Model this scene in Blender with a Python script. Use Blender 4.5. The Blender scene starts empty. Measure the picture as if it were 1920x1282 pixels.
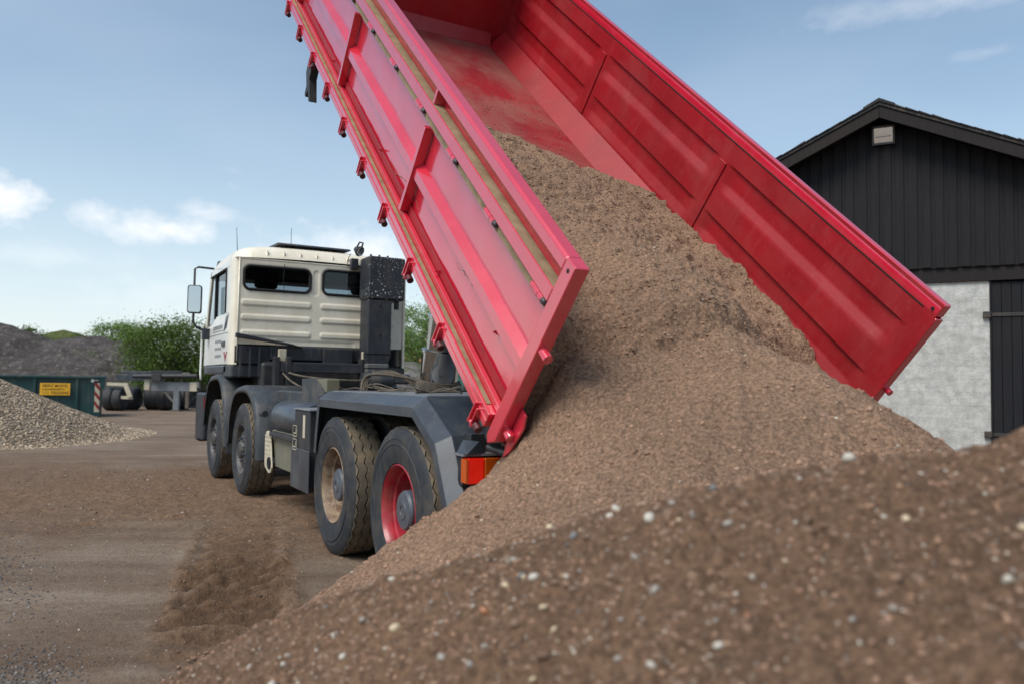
import bpy, bmesh, math, random
import numpy as np
from mathutils import Vector, Matrix, Euler
R_ = math.radians
random.seed(7); rng = np.random.default_rng(7)
SC = bpy.context.scene
COL = SC.collection

# ------------------------------------------------------------------ camera
CAM = np.array([-4.8767, 3.1503, 1.3698]); YAW, PITCH, ROLL = -0.5145, 0.0508, 0.0156
def _cam_axes():
    cy, sy, cp, sp = math.cos(YAW), math.sin(YAW), math.cos(PITCH), math.sin(PITCH)
    f = np.array([cy*cp, sy*cp, sp]); r = np.array([sy, -cy, 0.0]); u = np.cross(r, f)
    cr, sr = math.cos(ROLL), math.sin(ROLL)
    return cr*r+sr*u, -sr*r+cr*u, f
RT, UP, FW = _cam_axes()
cd = bpy.data.cameras.new('camera'); cam = bpy.data.objects.new('camera', cd); COL.objects.link(cam)
m = Matrix(((RT[0], UP[0], -FW[0], CAM[0]), (RT[1], UP[1], -FW[1], CAM[1]), (RT[2], UP[2], -FW[2], CAM[2]), (0, 0, 0, 1)))
cam.matrix_world = m
cd.sensor_width = 36; cd.lens = 1505.66/1920*36; cd.clip_start = 0.05; cd.clip_end = 5000
cd.dof.use_dof = True; cd.dof.focus_distance = 6.2; cd.dof.aperture_fstop = 2.0
SC.camera = cam

# ------------------------------------------------------------------ light
SUN_EL, SUN_AZ = 54, 110          # azimuth measured from +x towards +y
sd = bpy.data.lights.new('sun', 'SUN'); sun = bpy.data.objects.new('sun', sd); COL.objects.link(sun)
sd.energy = 2.35; sd.angle = R_(30); sd.color = (1.0, 0.95, 0.88)
sdir = Vector((math.cos(R_(SUN_EL))*math.cos(R_(SUN_AZ)), math.cos(R_(SUN_EL))*math.sin(R_(SUN_AZ)), math.sin(R_(SUN_EL))))
sun.rotation_euler = (-sdir).to_track_quat('-Z', 'Y').to_euler()
SC.view_settings.view_transform = 'Standard'; SC.view_settings.look = 'None'
SC.view_settings.exposure = 0.5; SC.view_settings.gamma = 1.0; SC.view_settings.use_curve_mapping = False
SC.cycles.use_denoising = True
SC.cycles.max_bounces = 8; SC.cycles.transparent_max_bounces = 12

def ray(u, v):
    d = ((u-960)/1505.66)*RT - ((v-641)/1505.66)*UP + FW
    return d
def at_depth(u, v, d): return CAM + d*ray(u, v)
def at_ground(u, v, z=0.0):
    d = ray(u, v); return CAM + (z-CAM[2])/d[2]*d

W = bpy.data.worlds.new('World'); SC.world = W; W.use_nodes = True
nt = W.node_tree; N = nt.nodes; L = nt.links; N.clear()
def wn(t, **k):
    n = N.new(t)
    for a, b in k.items(): setattr(n, a, b)
    return n
def wm(op, a, b=None, c=None, clamp=False):
    n = N.new('ShaderNodeMath'); n.operation = op; n.use_clamp = clamp
    for i, x in enumerate((a, b, c)):
        if x is None: continue
        if isinstance(x, (int, float)): n.inputs[i].default_value = x
        else: L.new(x, n.inputs[i])
    return n.outputs[0]
sky = wn('ShaderNodeTexSky', sky_type='NISHITA', sun_disc=False, sun_elevation=R_(SUN_EL), sun_rotation=R_(90-SUN_AZ),
         altitude=0, air_density=1.0, dust_density=1.3, ozone_density=2.6)
tc = wn('ShaderNodeTexCoord'); DIR = tc.outputs['Generated']
sep = wn('ShaderNodeSeparateXYZ'); L.new(DIR, sep.inputs[0])
# thin high haze over the blue, denser to the horizon
def wnoise(scale, detail, rough=0.55, vec=None, stretch=None):
    n = wn('ShaderNodeTexNoise'); n.inputs['Scale'].default_value = scale; n.inputs['Detail'].default_value = detail
    n.inputs['Roughness'].default_value = rough
    if stretch:
        mp = wn('ShaderNodeMapping'); mp.inputs['Scale'].default_value = stretch; L.new(DIR, mp.inputs['Vector']); L.new(mp.outputs[0], n.inputs['Vector'])
    else: L.new(vec or DIR, n.inputs['Vector'])
    return n.outputs['Fac']
nz = wnoise(7.0, 8, 0.6, stretch=(1, 1, 2.2))
nb = wnoise(2.2, 3, 0.5, stretch=(1, 1, 3.0))
veil = wm('ADD', wm('MULTIPLY', wm('SUBTRACT', nb, 0.42, clamp=True), 0.6), 0.0)
# scattered small clouds
field = wm('MULTIPLY', wm('SUBTRACT', wnoise(4.2, 9, 0.58, stretch=(1, 1, 3.6)), 0.66, clamp=True), 6.0, clamp=True)
mask = wm('MULTIPLY', field, 0.5)
def blob(u, v, rx, ry, dens, edge=0.75):
    global mask
    d = ray(u, v); d = d/np.linalg.norm(d)
    t = np.cross((0, 0, 1.0), d); t /= np.linalg.norm(t); b = np.cross(d, t)
    outs = []
    for ax, rr in ((t, rx), (b, ry)):
        vm = wn('ShaderNodeVectorMath', operation='DOT_PRODUCT'); L.new(DIR, vm.inputs[0]); vm.inputs[1].default_value = ax/(rr/1505.66)
        outs.append(vm.outputs['Value'])
    vm = wn('ShaderNodeVectorMath', operation='DOT_PRODUCT'); L.new(DIR, vm.inputs[0]); vm.inputs[1].default_value = d
    back = wm('MULTIPLY', wm('LESS_THAN', vm.outputs['Value'], 0.0), 100)
    r2 = wm('SQRT', wm('ADD', wm('ADD', wm('MULTIPLY', outs[0], outs[0]), wm('MULTIPLY', outs[1], outs[1])), back))
    g = wm('MULTIPLY', wm('SUBTRACT', wm('ADD', wm('SUBTRACT', 1.0, r2), wm('MULTIPLY', wm('SUBTRACT', wnoise(26, 6, 0.6, stretch=(1, 1, 1.6)), 0.5), 2.0)), 0.05, clamp=True), edge, clamp=True)
    mask = wm('MAXIMUM', mask, wm('MULTIPLY', g, dens))
blob(5, 365, 66, 44, 0.9, 1.2); blob(300, 428, 125, 36, 0.8, 1.0); blob(185, 408, 48, 30, 0.6, 1.1); blob(390, 398, 70, 24, 0.5, 1.0)
blob(1760, 4, 230, 26, 0.3, 0.8); blob(1600, 20, 90, 18, 0.2, 0.8); blob(1848, 99, 60, 12, 0.18, 0.8); blob(690, 470, 200, 55, 0.75, 0.9)
blob(90, 480, 150, 26, 0.25, 0.9); blob(450, 560, 260, 60, 0.35, 0.8)
tint = wn('ShaderNodeMixRGB', blend_type='MULTIPLY'); tint.inputs[0].default_value = 1.0; L.new(sky.outputs[0], tint.inputs[1]); tint.inputs[2].default_value = (0.93, 1.04, 0.98, 1)
hz_ = wm('MULTIPLY', wm('POWER', 2.718, wm('MULTIPLY', wm('MAXIMUM', sep.outputs[2], 0.0), -5.0)), 0.80)
hmix = wn('ShaderNodeMixRGB'); L.new(hz_, hmix.inputs[0]); L.new(tint.outputs[0], hmix.inputs[1]); hmix.inputs[2].default_value = (6.7, 7.0, 7.2, 1)
mix1 = wn('ShaderNodeMixRGB'); L.new(veil, mix1.inputs[0]); L.new(hmix.outputs[0], mix1.inputs[1]); mix1.inputs[2].default_value = (4.6, 5.4, 6.4, 1)
mix2 = wn('ShaderNodeMixRGB'); L.new(mask, mix2.inputs[0]); L.new(mix1.outputs[0], mix2.inputs[1]); mix2.inputs[2].default_value = (7.2, 7.25, 7.4, 1)
bg = wn('ShaderNodeBackground'); bg.inputs['Strength'].default_value = 0.11; L.new(mix2.outputs[0], bg.inputs['Color'])
wo = wn('ShaderNodeOutputWorld'); L.new(bg.outputs[0], wo.inputs['Surface'])

# ------------------------------------------------------------------ helpers
def tag(o, label=None, cat=None, group=None, kind=None):
    for k, v in (('label', label), ('category', cat), ('group', group), ('kind', kind)):
        if v: o[k] = v
    return o
def empty(name, loc=(0, 0, 0), rot=(0, 0, 0), parent=None):
    o = bpy.data.objects.new(name, None); COL.objects.link(o); o.location = loc; o.rotation_euler = rot
    o.empty_display_size = 0.2; o.parent = parent
    return o
def link(name, me, mat=None, parent=None, smooth=False, bevel=0, seg=2, loc=None, rot=None, ang=35):
    if mat is not None and not me.materials: me.materials.append(mat)
    o = bpy.data.objects.new(name, me); COL.objects.link(o); o.parent = parent
    if loc is not None: o.location = loc
    if rot is not None: o.rotation_euler = rot
    if smooth or bevel:
        me.polygons.foreach_set('use_smooth', [True]*len(me.polygons))
    if bevel:
        b = o.modifiers.new('bevel', 'BEVEL'); b.width = bevel; b.segments = seg; b.limit_method = 'ANGLE'; b.angle_limit = R_(ang); b.harden_normals = True
    elif smooth == 'auto':
        me.set_sharp_from_angle(angle=R_(ang))
    return o

class MB:
    def __init__(s): s.v = []; s.f = []
    def add(s, vs, fs):
        k = len(s.v); s.v += [tuple(map(float, p)) for p in vs]; s.f += [tuple(i+k for i in f) for f in fs]; return s
    def box(s, x0, x1, y0, y1, z0, z1, M=None):
        vs = [(x, y, z) for x in (x0, x1) for y in (y0, y1) for z in (z0, z1)]
        if M is not None: vs = [M @ Vector(p) for p in vs]
        return s.add(vs, [(0, 1, 3, 2), (4, 6, 7, 5), (0, 4, 5, 1), (2, 3, 7, 6), (0, 2, 6, 4), (1, 5, 7, 3)])
    def prism(s, poly, axis, a, b):
        def P(p, t):
            if axis == 'x': return (t, p[0], p[1])
            if axis == 'y': return (p[0], t, p[1])
            return (p[0], p[1], t)
        n = len(poly); vs = [P(p, a) for p in poly]+[P(p, b) for p in poly]
        fs = [tuple(range(n))[::-1], tuple(range(n, 2*n))]+[(i, (i+1) % n, (i+1) % n+n, i+n) for i in range(n)]
        return s.add(vs, fs)
    def tube(s, pts, r, n=10, caps=True, r1=None):
        pts = [Vector(p) for p in pts]; m_ = len(pts); rings = []; up = None
        for i, p in enumerate(pts):
            t = (pts[min(i+1, m_-1)]-pts[max(i-1, 0)]).normalized()
            if up is None: up = Vector((0, 0, 1)) if abs(t.z) < 0.9 else Vector((1, 0, 0))
            a = t.cross(up).normalized(); b = a.cross(t).normalized(); up = b
            rr = r if r1 is None else r+(r1-r)*i/(m_-1)
            rings.append([p+rr*(math.cos(k*2*math.pi/n)*a+math.sin(k*2*math.pi/n)*b) for k in range(n)])
        vs = [q for rg in rings for q in rg]; fs = []
        for i in range(m_-1):
            for k in range(n): fs.append((i*n+k, i*n+(k+1) % n, (i+1)*n+(k+1) % n, (i+1)*n+k))
        if caps: fs += [tuple(range(n))[::-1], tuple((m_-1)*n+k for k in range(n))]
        return s.add(vs, fs)
    def lathe(s, prof, n=32, axis='y', c=(0, 0, 0), close=False):
        vs = []; fs = []; m_ = len(prof)
        for k in range(n):
            a = k*2*math.pi/n
            for (t, r) in prof:
                q = (r*math.cos(a), t, r*math.sin(a)) if axis == 'y' else ((r*math.cos(a), r*math.sin(a), t) if axis == 'z' else (t, r*math.cos(a), r*math.sin(a)))
                vs.append((q[0]+c[0], q[1]+c[1], q[2]+c[2]))
        for k in range(n):
            for i in range(m_-1): fs.append((k*m_+i, k*m_+i+1, ((k+1) % n)*m_+i+1, ((k+1) % n)*m_+i))
        return s.add(vs, fs)
    def quad(s, *p): return s.add(p, [tuple(range(len(p)))])
    def mesh(s, name):
        me = bpy.data.meshes.new(name); me.from_pydata(s.v, [], s.f); me.validate()
        bm = bmesh.new(); bm.from_mesh(me); bmesh.ops.recalc_face_normals(bm, faces=bm.faces); bm.to_mesh(me); bm.free()
        return me
    def build(s, name, mat, parent=None, **k): return link(name, s.mesh(name), mat, parent, **k)

def np_mesh(name, V, F, attrs=None):
    """fast mesh from arrays; F is (n,3) or (n,4)"""
    me = bpy.data.meshes.new(name); V = np.asarray(V, np.float32); F = np.asarray(F, np.int32); k = F.shape[1]
    me.vertices.add(len(V)); me.vertices.foreach_set('co', V.ravel())
    me.loops.add(F.size); me.loops.foreach_set('vertex_index', F.ravel())
    me.polygons.add(len(F)); me.polygons.foreach_set('loop_start', np.arange(0, F.size, k, dtype=np.int32))
    for nme, a in (attrs or {}).items():
        at = me.attributes.new(nme, 'FLOAT', 'POINT'); at.data.foreach_set('value', np.asarray(a, np.float32).ravel())
    me.update(calc_edges=True)
    return me
def grid_faces(ny, nx, keep=None):
    i = np.arange(ny*nx).reshape(ny, nx)
    F = np.stack([i[:-1, :-1], i[:-1, 1:], i[1:, 1:], i[1:, :-1]], -1).reshape(-1, 4)
    if keep is not None: F = F[keep[:-1, :-1].ravel()]
    return F
def _h(ix, iy, seed):
    n = (ix.astype(np.int64)*374761393+iy.astype(np.int64)*668265263+seed*1274126177) & 0xffffffff
    n = ((n ^ (n >> 13))*1274126177) & 0xffffffff
    return ((n ^ (n >> 16)) & 0xffff)/65535.0
def vnoise(x, y, seed=0):
    ix = np.floor(x); iy = np.floor(y); fx = x-ix; fy = y-iy; fx = fx*fx*fx*(fx*(fx*6-15)+10); fy = fy*fy*fy*(fy*(fy*6-15)+10)
    a = _h(ix, iy, seed); b = _h(ix+1, iy, seed); c = _h(ix, iy+1, seed); d = _h(ix+1, iy+1, seed)
    return (a+(b-a)*fx+(c-a)*fy+(a-b-c+d)*fx*fy)*2-1
def fbm(x, y, scale, octv=4, seed=0, gain=0.5):
    x = np.asarray(x, float)/scale; y = np.asarray(y, float)/scale; s = 0; a = 1; t = 0
    for o in range(octv):
        s = s+a*vnoise(x+17.3*o, y-9.1*o, seed+o); t += a; a *= gain; x, y = x*2.03*0.8-y*2.03*0.6, x*2.03*0.6+y*2.03*0.8
    return s/t
def billow(x, y, scale, seed=0):
    x = np.asarray(x, float)/scale; y = np.asarray(y, float)/scale
    return np.abs(vnoise(x, y, seed))+.5*np.abs(vnoise(x*1.63-y*1.2+5, x*1.2+y*1.63, seed+1))-.45
def sstep(a, b, x):
    t = np.clip((x-a)/(b-a), 0, 1); return t*t*(3-2*t)

# ------------------------------------------------------------------ materials
def srgb(r, g, b):
    f = lambda c: ((c/255+0.055)/1.055)**2.4 if c > 10 else c/255/12.92
    return (f(r), f(g), f(b), 1)
class NT:
    def __init__(s, name):
        s.m = bpy.data.materials.new(name); s.m.use_nodes = True; s.t = s.m.node_tree; s.n = s.t.nodes; s.l = s.t.links
        s.b = s.n['Principled BSDF']; s.tc = s.n.new('ShaderNodeTexCoord'); s.vec = s.tc.outputs['Object']
    def inp(s, sock, v):
        if hasattr(v, 'is_linked') or isinstance(v, bpy.types.NodeSocket): s.l.new(v, sock)
        else: sock.default_value = v
    def noise(s, scale, detail=4, rough=0.55, stretch=None, dist=0, vec=None):
        n = s.n.new('ShaderNodeTexNoise'); n.inputs['Scale'].default_value = scale; n.inputs['Detail'].default_value = detail
        n.inputs['Roughness'].default_value = rough; n.inputs['Distortion'].default_value = dist
        v = vec or s.vec
        if stretch:
            mp = s.n.new('ShaderNodeMapping'); mp.inputs['Scale'].default_value = stretch; s.l.new(v, mp.inputs['Vector']); v = mp.outputs[0]
        s.l.new(v, n.inputs['Vector']); return n.outputs['Fac']
    def math(s, op, a, b=None, clamp=False):
        n = s.n.new('ShaderNodeMath'); n.operation = op; n.use_clamp = clamp
        s.inp(n.inputs[0], a)
        if b is not None: s.inp(n.inputs[1], b)
        return n.outputs[0]
    def ramp(s, f, lo, hi): # remap to 0..1
        n = s.n.new('ShaderNodeMapRange'); s.l.new(f, n.inputs[0]); n.inputs[1].default_value = lo; n.inputs[2].default_value = hi; n.clamp = True
        return n.outputs[0]
    def mix(s, f, a, b):
        n = s.n.new('ShaderNodeMixRGB'); s.inp(n.inputs[0], f); s.inp(n.inputs[1], a); s.inp(n.inputs[2], b); return n.outputs[0]
    def cramp(s, f, stops):
        n = s.n.new('ShaderNodeValToRGB'); s.l.new(f, n.inputs[0]); e = n.color_ramp.elements
        while len(e) < len(stops): e.new(0.5)
        for i, (p, c) in enumerate(stops): e[i].position = p; e[i].color = c
        return n.outputs[0]
    def attr(s, name):
        n = s.n.new('ShaderNodeAttribute'); n.attribute_name = name; return n.outputs['Fac']
    def bump(s, h, strength=0.3, dist=0.01, prev=None):
        n = s.n.new('ShaderNodeBump'); n.inputs['Strength'].default_value = strength; n.inputs['Distance'].default_value = dist
        s.l.new(h, n.inputs['Height'])
        if prev: s.l.new(prev, n.inputs['Normal'])
        return n.outputs[0]
    def set(s, **k):
        mp = dict(color='Base Color', rough='Roughness', metal='Metallic', normal='Normal', coat='Coat Weight', coatr='Coat Roughness', coatn='Coat Normal', spec='Specular IOR Level', em='Emission Color', ems='Emission Strength', trans='Transmission Weight', ior='IOR', sheen='Sheen Weight', subs='Subsurface Weight', alpha='Alpha')
        for a, v in k.items(): s.inp(s.b.inputs[mp[a]], v)
        return s.m
    @property
    def worldpos(s):
        return s.n.new('ShaderNodeNewGeometry').outputs['Position']
DUST = srgb(150, 132, 112)
def paint(name, col, rough=0.35, col2=None, dust=0.25, coat=0.0, scale=6, metal=0, bump=0.0, dustcol=DUST, wave=0.0, spots=0.0, dlo=.48):
    s = NT(name)
    c2 = col2 or tuple(x*0.75 for x in col[:3])+(1,)
    c = s.mix(s.ramp(s.noise(scale, 6, 0.6), 0.35, 0.7), col, c2)
    d = s.math('MULTIPLY', s.ramp(s.noise(scale*0.6, 8, 0.68, dist=0.3), dlo, dlo+.3), dust)
    c = s.mix(d, c, dustcol)
    if dust > .05:
        st = s.noise(scale*3.2, 5, .65, stretch=(1, 1, .14)); c = s.mix(s.math('MULTIPLY', s.ramp(st, .55, .78), min(.45, dust*.9)), c, dustcol)
        fi = s.noise(scale*14, 4, .7); c = s.mix(s.math('MULTIPLY', s.ramp(fi, .60, .74), min(.4, dust)), c, dustcol); c = s.mix(s.math('MULTIPLY', s.ramp(fi, .42, .28), .3), c, tuple(x*.5 for x in col[:3])+(1,))
    if spots:
        sp = s.math('MULTIPLY', s.ramp(s.noise(38, 2, 0.5), 0.70-0.06*spots, 0.72-0.06*spots), s.ramp(s.noise(3, 2), 0.42, 0.62))
        c = s.mix(sp, c, (0.75, 0.75, 0.72, 1))
    r = s.math('ADD', s.math('MULTIPLY', d, 0.5), rough, clamp=True)
    kw = dict(color=c, rough=r, metal=metal, coat=coat, coatr=0.10)
    nrm = None
    if coat > .8: s.b.inputs['Coat IOR'].default_value = 1.85
    if wave:
        nrm = s.bump(s.noise(2.3, 2, 0.5, stretch=(0.45, 1, 1.2)), wave, 0.05)
        kw['coatn'] = nrm
    if bump: nrm = s.bump(s.noise(scale*9, 4, 0.6), bump, 0.004, prev=nrm)
    if nrm is not None: kw['normal'] = nrm
    return s.set(**kw)
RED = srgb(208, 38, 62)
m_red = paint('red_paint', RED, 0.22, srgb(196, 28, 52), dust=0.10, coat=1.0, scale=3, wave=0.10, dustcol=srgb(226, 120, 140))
m_red_in = paint('red_worn_paint', srgb(156, 6, 23), 0.52, srgb(136, 7, 20), dust=0.30, coat=0.12, scale=2.2, dustcol=srgb(170, 84, 82))
m_red_fl = paint('red_floor', srgb(150, 10, 24), 0.6, srgb(124, 10, 22), dust=0.95, coat=0.05, scale=1.6, dlo=.40, dustcol=srgb(140, 92, 80))
m_dirt = paint('dried_dirt', srgb(150, 132, 104), 0.95, srgb(120, 102, 76), dust=0.4, scale=12, bump=0.5)
m_white = paint('cab_white', srgb(238, 230, 212), 0.35, srgb(220, 210, 188), dust=0.28, coat=0.3, scale=3, dustcol=srgb(170, 155, 130))
m_whitedoor = paint('door_white', srgb(236, 236, 232), 0.3, srgb(222, 222, 216), dust=0.12, coat=0.4, scale=3)
m_grey = paint('blue_grey_paint', srgb(54, 61, 71), 0.38, srgb(42, 48, 57), dust=0.4, coat=0.15, scale=5, dustcol=srgb(110, 108, 104))
m_plast = paint('black_plastic', srgb(40, 44, 52), 0.5, srgb(32, 35, 42), dust=0.18, scale=6)
m_splat = paint('splattered_plastic', srgb(38, 42, 50), 0.5, srgb(32, 35, 42), dust=0.15, scale=6, spots=1.0)
m_plast2 = paint('grey_plastic', srgb(54, 60, 66), 0.55, srgb(43, 48, 54), dust=0.38, scale=5)
m_chass = paint('chassis_black', srgb(34, 36, 42), 0.55, srgb(48, 48, 50), dust=0.5, scale=7, dustcol=srgb(88, 80, 72), bump=0.2)
m_deck = paint('deck_grey', srgb(120, 124, 130), 0.5, srgb(104, 106, 110), dust=0.55, scale=5, dustcol=srgb(130, 122, 110), bump=0.2)
m_rub = paint('tyre_rubber', srgb(40, 44, 50), 0.7, srgb(30, 33, 38), dust=0.5, scale=9, dustcol=srgb(104, 93, 80), bump=0.15)
m_tread = paint('tyre_tread', srgb(104, 94, 80), 0.9, srgb(78, 70, 60), dust=0.8, scale=14, dustcol=srgb(146, 128, 104), bump=0.5)
m_rimb = paint('rim_rusty_beige', srgb(142, 120, 96), 0.6, srgb(88, 58, 42), dust=0.7, scale=16, dustcol=srgb(168, 154, 134), bump=0.3)
m_rimr = paint('rim_red', srgb(168, 24, 44), 0.4, srgb(130, 16, 34), dust=0.3, scale=8, coat=0.2)
m_rimd = paint('rim_dark', srgb(58, 60, 64), 0.5, srgb(42, 44, 48), dust=0.4, scale=10)
m_hub = paint('hub_grey', srgb(78, 84, 94), 0.45, srgb(62, 68, 76), dust=0.3, scale=9)
m_black = paint('black_gap', srgb(14, 14, 15), 0.8, dust=0.0)
m_gal = paint('bare_steel', srgb(150, 146, 138), 0.4, srgb(120, 112, 100), dust=0.3, scale=10, metal=0.5)
m_chrome = NT('chrome').set(color=(0.35, 0.34, 0.33, 1), rough=0.07, metal=1.0)
m_beige = paint('beige_paint', srgb(196, 188, 168), 0.5, srgb(176, 164, 140), dust=0.4, scale=6)
m_hose = paint('dusty_hose', srgb(92, 85, 76), 0.8, srgb(66, 60, 54), dust=0.5, scale=14)
m_olive = paint('silencer_steel', srgb(100, 102, 96), 0.5, srgb(120, 112, 88), dust=0.5, scale=6, dustcol=srgb(130, 120, 95))
def lens(name, col, em=0.0):
    s = NT(name); return s.set(color=col, rough=0.12, coat=1.0, em=col, ems=em, trans=0.25)
m_lo = lens('orange_lens', srgb(214, 92, 16)); m_lr = lens('red_lens', srgb(200, 16, 14)); m_lrl = lens('red_lens_lit', srgb(235, 30, 12), 0.12)
def glass(name, tint, refl=0.10):
    s = NT(name); s.n.remove(s.b)
    o = s.n['Material Output']; t = s.n.new('ShaderNodeBsdfTransparent'); t.inputs[0].default_value = tint
    g = s.n.new('ShaderNodeBsdfGlossy'); g.inputs['Roughness'].default_value = 0.03
    f = s.n.new('ShaderNodeFresnel'); f.inputs[0].default_value = 1.5
    mx = s.n.new('ShaderNodeMixShader'); s.l.new(f.outputs[0], mx.inputs[0]); s.l.new(t.outputs[0], mx.inputs[1]); s.l.new(g.outputs[0], mx.inputs[2])
    d = s.n.new('ShaderNodeBsdfDiffuse'); d.inputs[0].default_value = (0.7, 0.7, 0.68, 1)
    m2 = s.n.new('ShaderNodeMixShader'); s.l.new(s.ramp(s.noise(60, 2), 0.745, 0.76), m2.inputs[0]); s.l.new(mx.outputs[0], m2.inputs[1]); s.l.new(d.outputs[0], m2.inputs[2])
    s.l.new(m2.outputs[0], o.inputs[0]); return s.m
m_glass = glass('window_glass', (0.6, 0.65, 0.68, 1))
m_mirror = NT('mirror_glass').set(color=(0.55, 0.57, 0.6, 1), rough=0.02, metal=1.0)
def sandmat(name, c1, c2, c3, fine=60, speck=0.0):
    s = NT(name); s.vec = s.worldpos
    n1 = s.noise(1.1, 5, 0.6); n2 = s.noise(fine, 6, 0.72)
    c = s.mix(s.ramp(n1, 0.36, 0.66), c1, c2)
    c = s.mix(s.ramp(n2, 0.40, 0.62), s.mix(0.62, c, (0.03, 0.02, 0.014, 1)), c)  # hollows of the bump noise darkened, pit shade put into the colour
    c = s.mix(s.math('MULTIPLY', s.ramp(s.noise(fine*2.3, 3, 0.6), 0.6, 0.75), 0.5), c, c3)
    if speck: c = s.mix(s.ramp(s.noise(fine*1.6, 1, 0.5), 0.735, 0.75), c, (0.55, 0.52, 0.47, 1))
    b = s.bump(n2, 1.0, 0.022); b = s.bump(s.noise(fine*2.6, 4, 0.7), 0.8, 0.007, prev=b)
    return s.set(color=c, rough=0.95, spec=0.25, normal=b)
m_sand = sandmat('brown_sand', srgb(192, 155, 127), srgb(168, 136, 112), srgb(212, 184, 160), 62)
m_sand2 = sandmat('brown_sand_near', srgb(158, 124, 98), srgb(128, 101, 81), srgb(194, 164, 140), 60, speck=1)
def stonemat(name, stops, rough=0.75, attr='rnd', bump=0.2):
    s = NT(name); a = s.attr(attr); c = s.cramp(a, stops); s.vec = s.worldpos
    c = s.mix(s.math('MULTIPLY', s.ramp(s.noise(40, 3), 0.4, 0.7), 0.35), c, (0.2, 0.17, 0.14, 1))
    return s.set(color=c, rough=rough, normal=s.bump(s.noise(120, 3), bump, 0.003))
m_clod = stonemat('sand_clod', [(0, srgb(116, 88, 70)), (0.6, srgb(156, 121, 98)), (0.975, srgb(170, 136, 112)), (0.988, srgb(200, 188, 172)), (1, srgb(130, 128, 124))], 0.95)
m_clodn = stonemat('near_clod', [(0, srgb(102, 80, 64)), (1, srgb(150, 120, 98))], 0.95, bump=.8)
m_gravel = stonemat('gravel_stone', [(0, srgb(84, 70, 56)), (0.35, srgb(142, 120, 96)), (0.7, srgb(176, 154, 126)), (1, srgb(208, 192, 168))])
m_dkgravel = stonemat('dark_gravel_stone', [(0, srgb(50, 48, 48)), (0.6, srgb(80, 77, 76)), (1, srgb(132, 128, 124))])
def pebmat(name, c): return paint(name, c, 0.5, tuple(x*0.7 for x in c[:3])+(1,), dust=0.3, scale=30)
PEB = [pebmat('pebble_'+n, c) for n, c in (('white', srgb(206, 198, 184)), ('grey', srgb(158, 151, 142)), ('cream', srgb(206, 186, 154)), ('slate', srgb(112, 114, 114)), ('rust', srgb(172, 118, 84)), ('pale', srgb(196, 188, 174)))]

# ------------------------------------------------------------------ ground
FW2 = np.array([math.cos(YAW), math.sin(YAW)]); RT2 = np.array([math.sin(YAW), -math.cos(YAW)])
LAT = math.atan2(RT2[1], RT2[0])            # rotation of things that face the yard's viewing side
def graded(lo, hi, step, far0, far1, g=1.13):
    a = list(np.arange(lo, hi, step)); s = step; x = hi; r = []
    while x < far1: r.append(x); s *= g; x += s
    r.append(far1); s = step; x = lo; l = []
    while x > far0: s *= g; x -= s; l.append(max(x, far0))
    return np.array(l[::-1]+a+r)
def ground_h(x, y):
    u = (x-CAM[0])*FW2[0]+(y-CAM[1])*FW2[1]; v = (x-CAM[0])*RT2[0]+(y-CAM[1])*RT2[1]
    z = 0.02*fbm(x, y, 3.0, 3, 1)+0.006*fbm(x, y, 0.25, 3, 5)
    # rutted sandy band crossing behind the truck
    band = sstep(5.6, 8.0, u+1.0*fbm(x, y, 1.5, 4, 8))*(1-sstep(10.5, 14.5, u+1.6*fbm(x, y, 2, 4, 9)))
    rut = np.sin((u+0.22*v+0.25*fbm(x, y, 1.6, 2, 3))*2*math.pi/0.42)
    z = z+band*(0.014*rut+0.022*fbm(x, y, 0.16, 4, 4)+0.012)
    # tractor track with cross lugs
    a = np.array([0.05, 2.22]); b = np.array([3.6, 1.45]); d = (b-a)/np.linalg.norm(b-a); nn = np.array([-d[1], d[0]])
    s_ = (x-a[0])*d[0]+(y-a[1])*d[1]; w = (x-a[0])*nn[0]+(y-a[1])*nn[1]
    w = w+0.05*fbm(x, y, 0.3, 3, 15)
    tr = (1-sstep(0.20, 0.42, np.abs(w)+.14*fbm(x, y, .35, 4, 17)))*sstep(-1.2, 0.0, s_)*(1-sstep(2.2, 4.0, s_+.5*fbm(x, y, .5, 3, 19)))
    lug = np.abs(((s_+0.10*w+0.03*fbm(x, y, 0.2, 2, 16))/0.29) % 1-0.5)*2
    deep = 1-0.7*sstep(0.8, 2.4, s_)
    ridge = np.exp(-((1-lug)/.30)**2)*(.7+.5*fbm(x, y, .12, 2, 18))
    z = z+tr*deep*(0.12*ridge-0.05+0.022*fbm(x, y, 0.08, 3, 6))
    berm = np.exp(-((np.abs(w)-0.36)/0.06)**2)*sstep(-1.0, 0.1, s_)*(1-sstep(2.0, 3.2, s_))
    z = z+berm*(0.02+0.025*fbm(x, y, 0.12, 3, 7))
    fade = 1-sstep(18, 40, np.hypot(x, y))
    return z*fade, np.clip(np.maximum(band, np.maximum(tr, berm*0.8)), 0, 1)+tr*(.25+.75*deep)*(1-.85*ridge)  # track extra: troughs weighted darker than lug crests, painting the relief shade
gx = graded(-1.2, 6.0, 0.022, -600, 900); gy = graded(0.9, 3.6, 0.022, -700, 700)
GX, GY = np.meshgrid(gx, gy); GZ, GS = ground_h(GX, GY)
me = np_mesh('ground', np.stack([GX, GY, GZ], -1).reshape(-1, 3), grid_faces(*GX.shape), {'sandy': GS})
s = NT('yard_ground'); s.vec = s.worldpos
sandy0 = s.attr('sandy'); sandy = s.math('MINIMUM', sandy0, 1.0); damp_shade = s.math('MULTIPLY', s.math('SUBTRACT', sandy0, 1.0, clamp=True), .75)  # damp track colour, with trough shade between the lugs painted in
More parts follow.
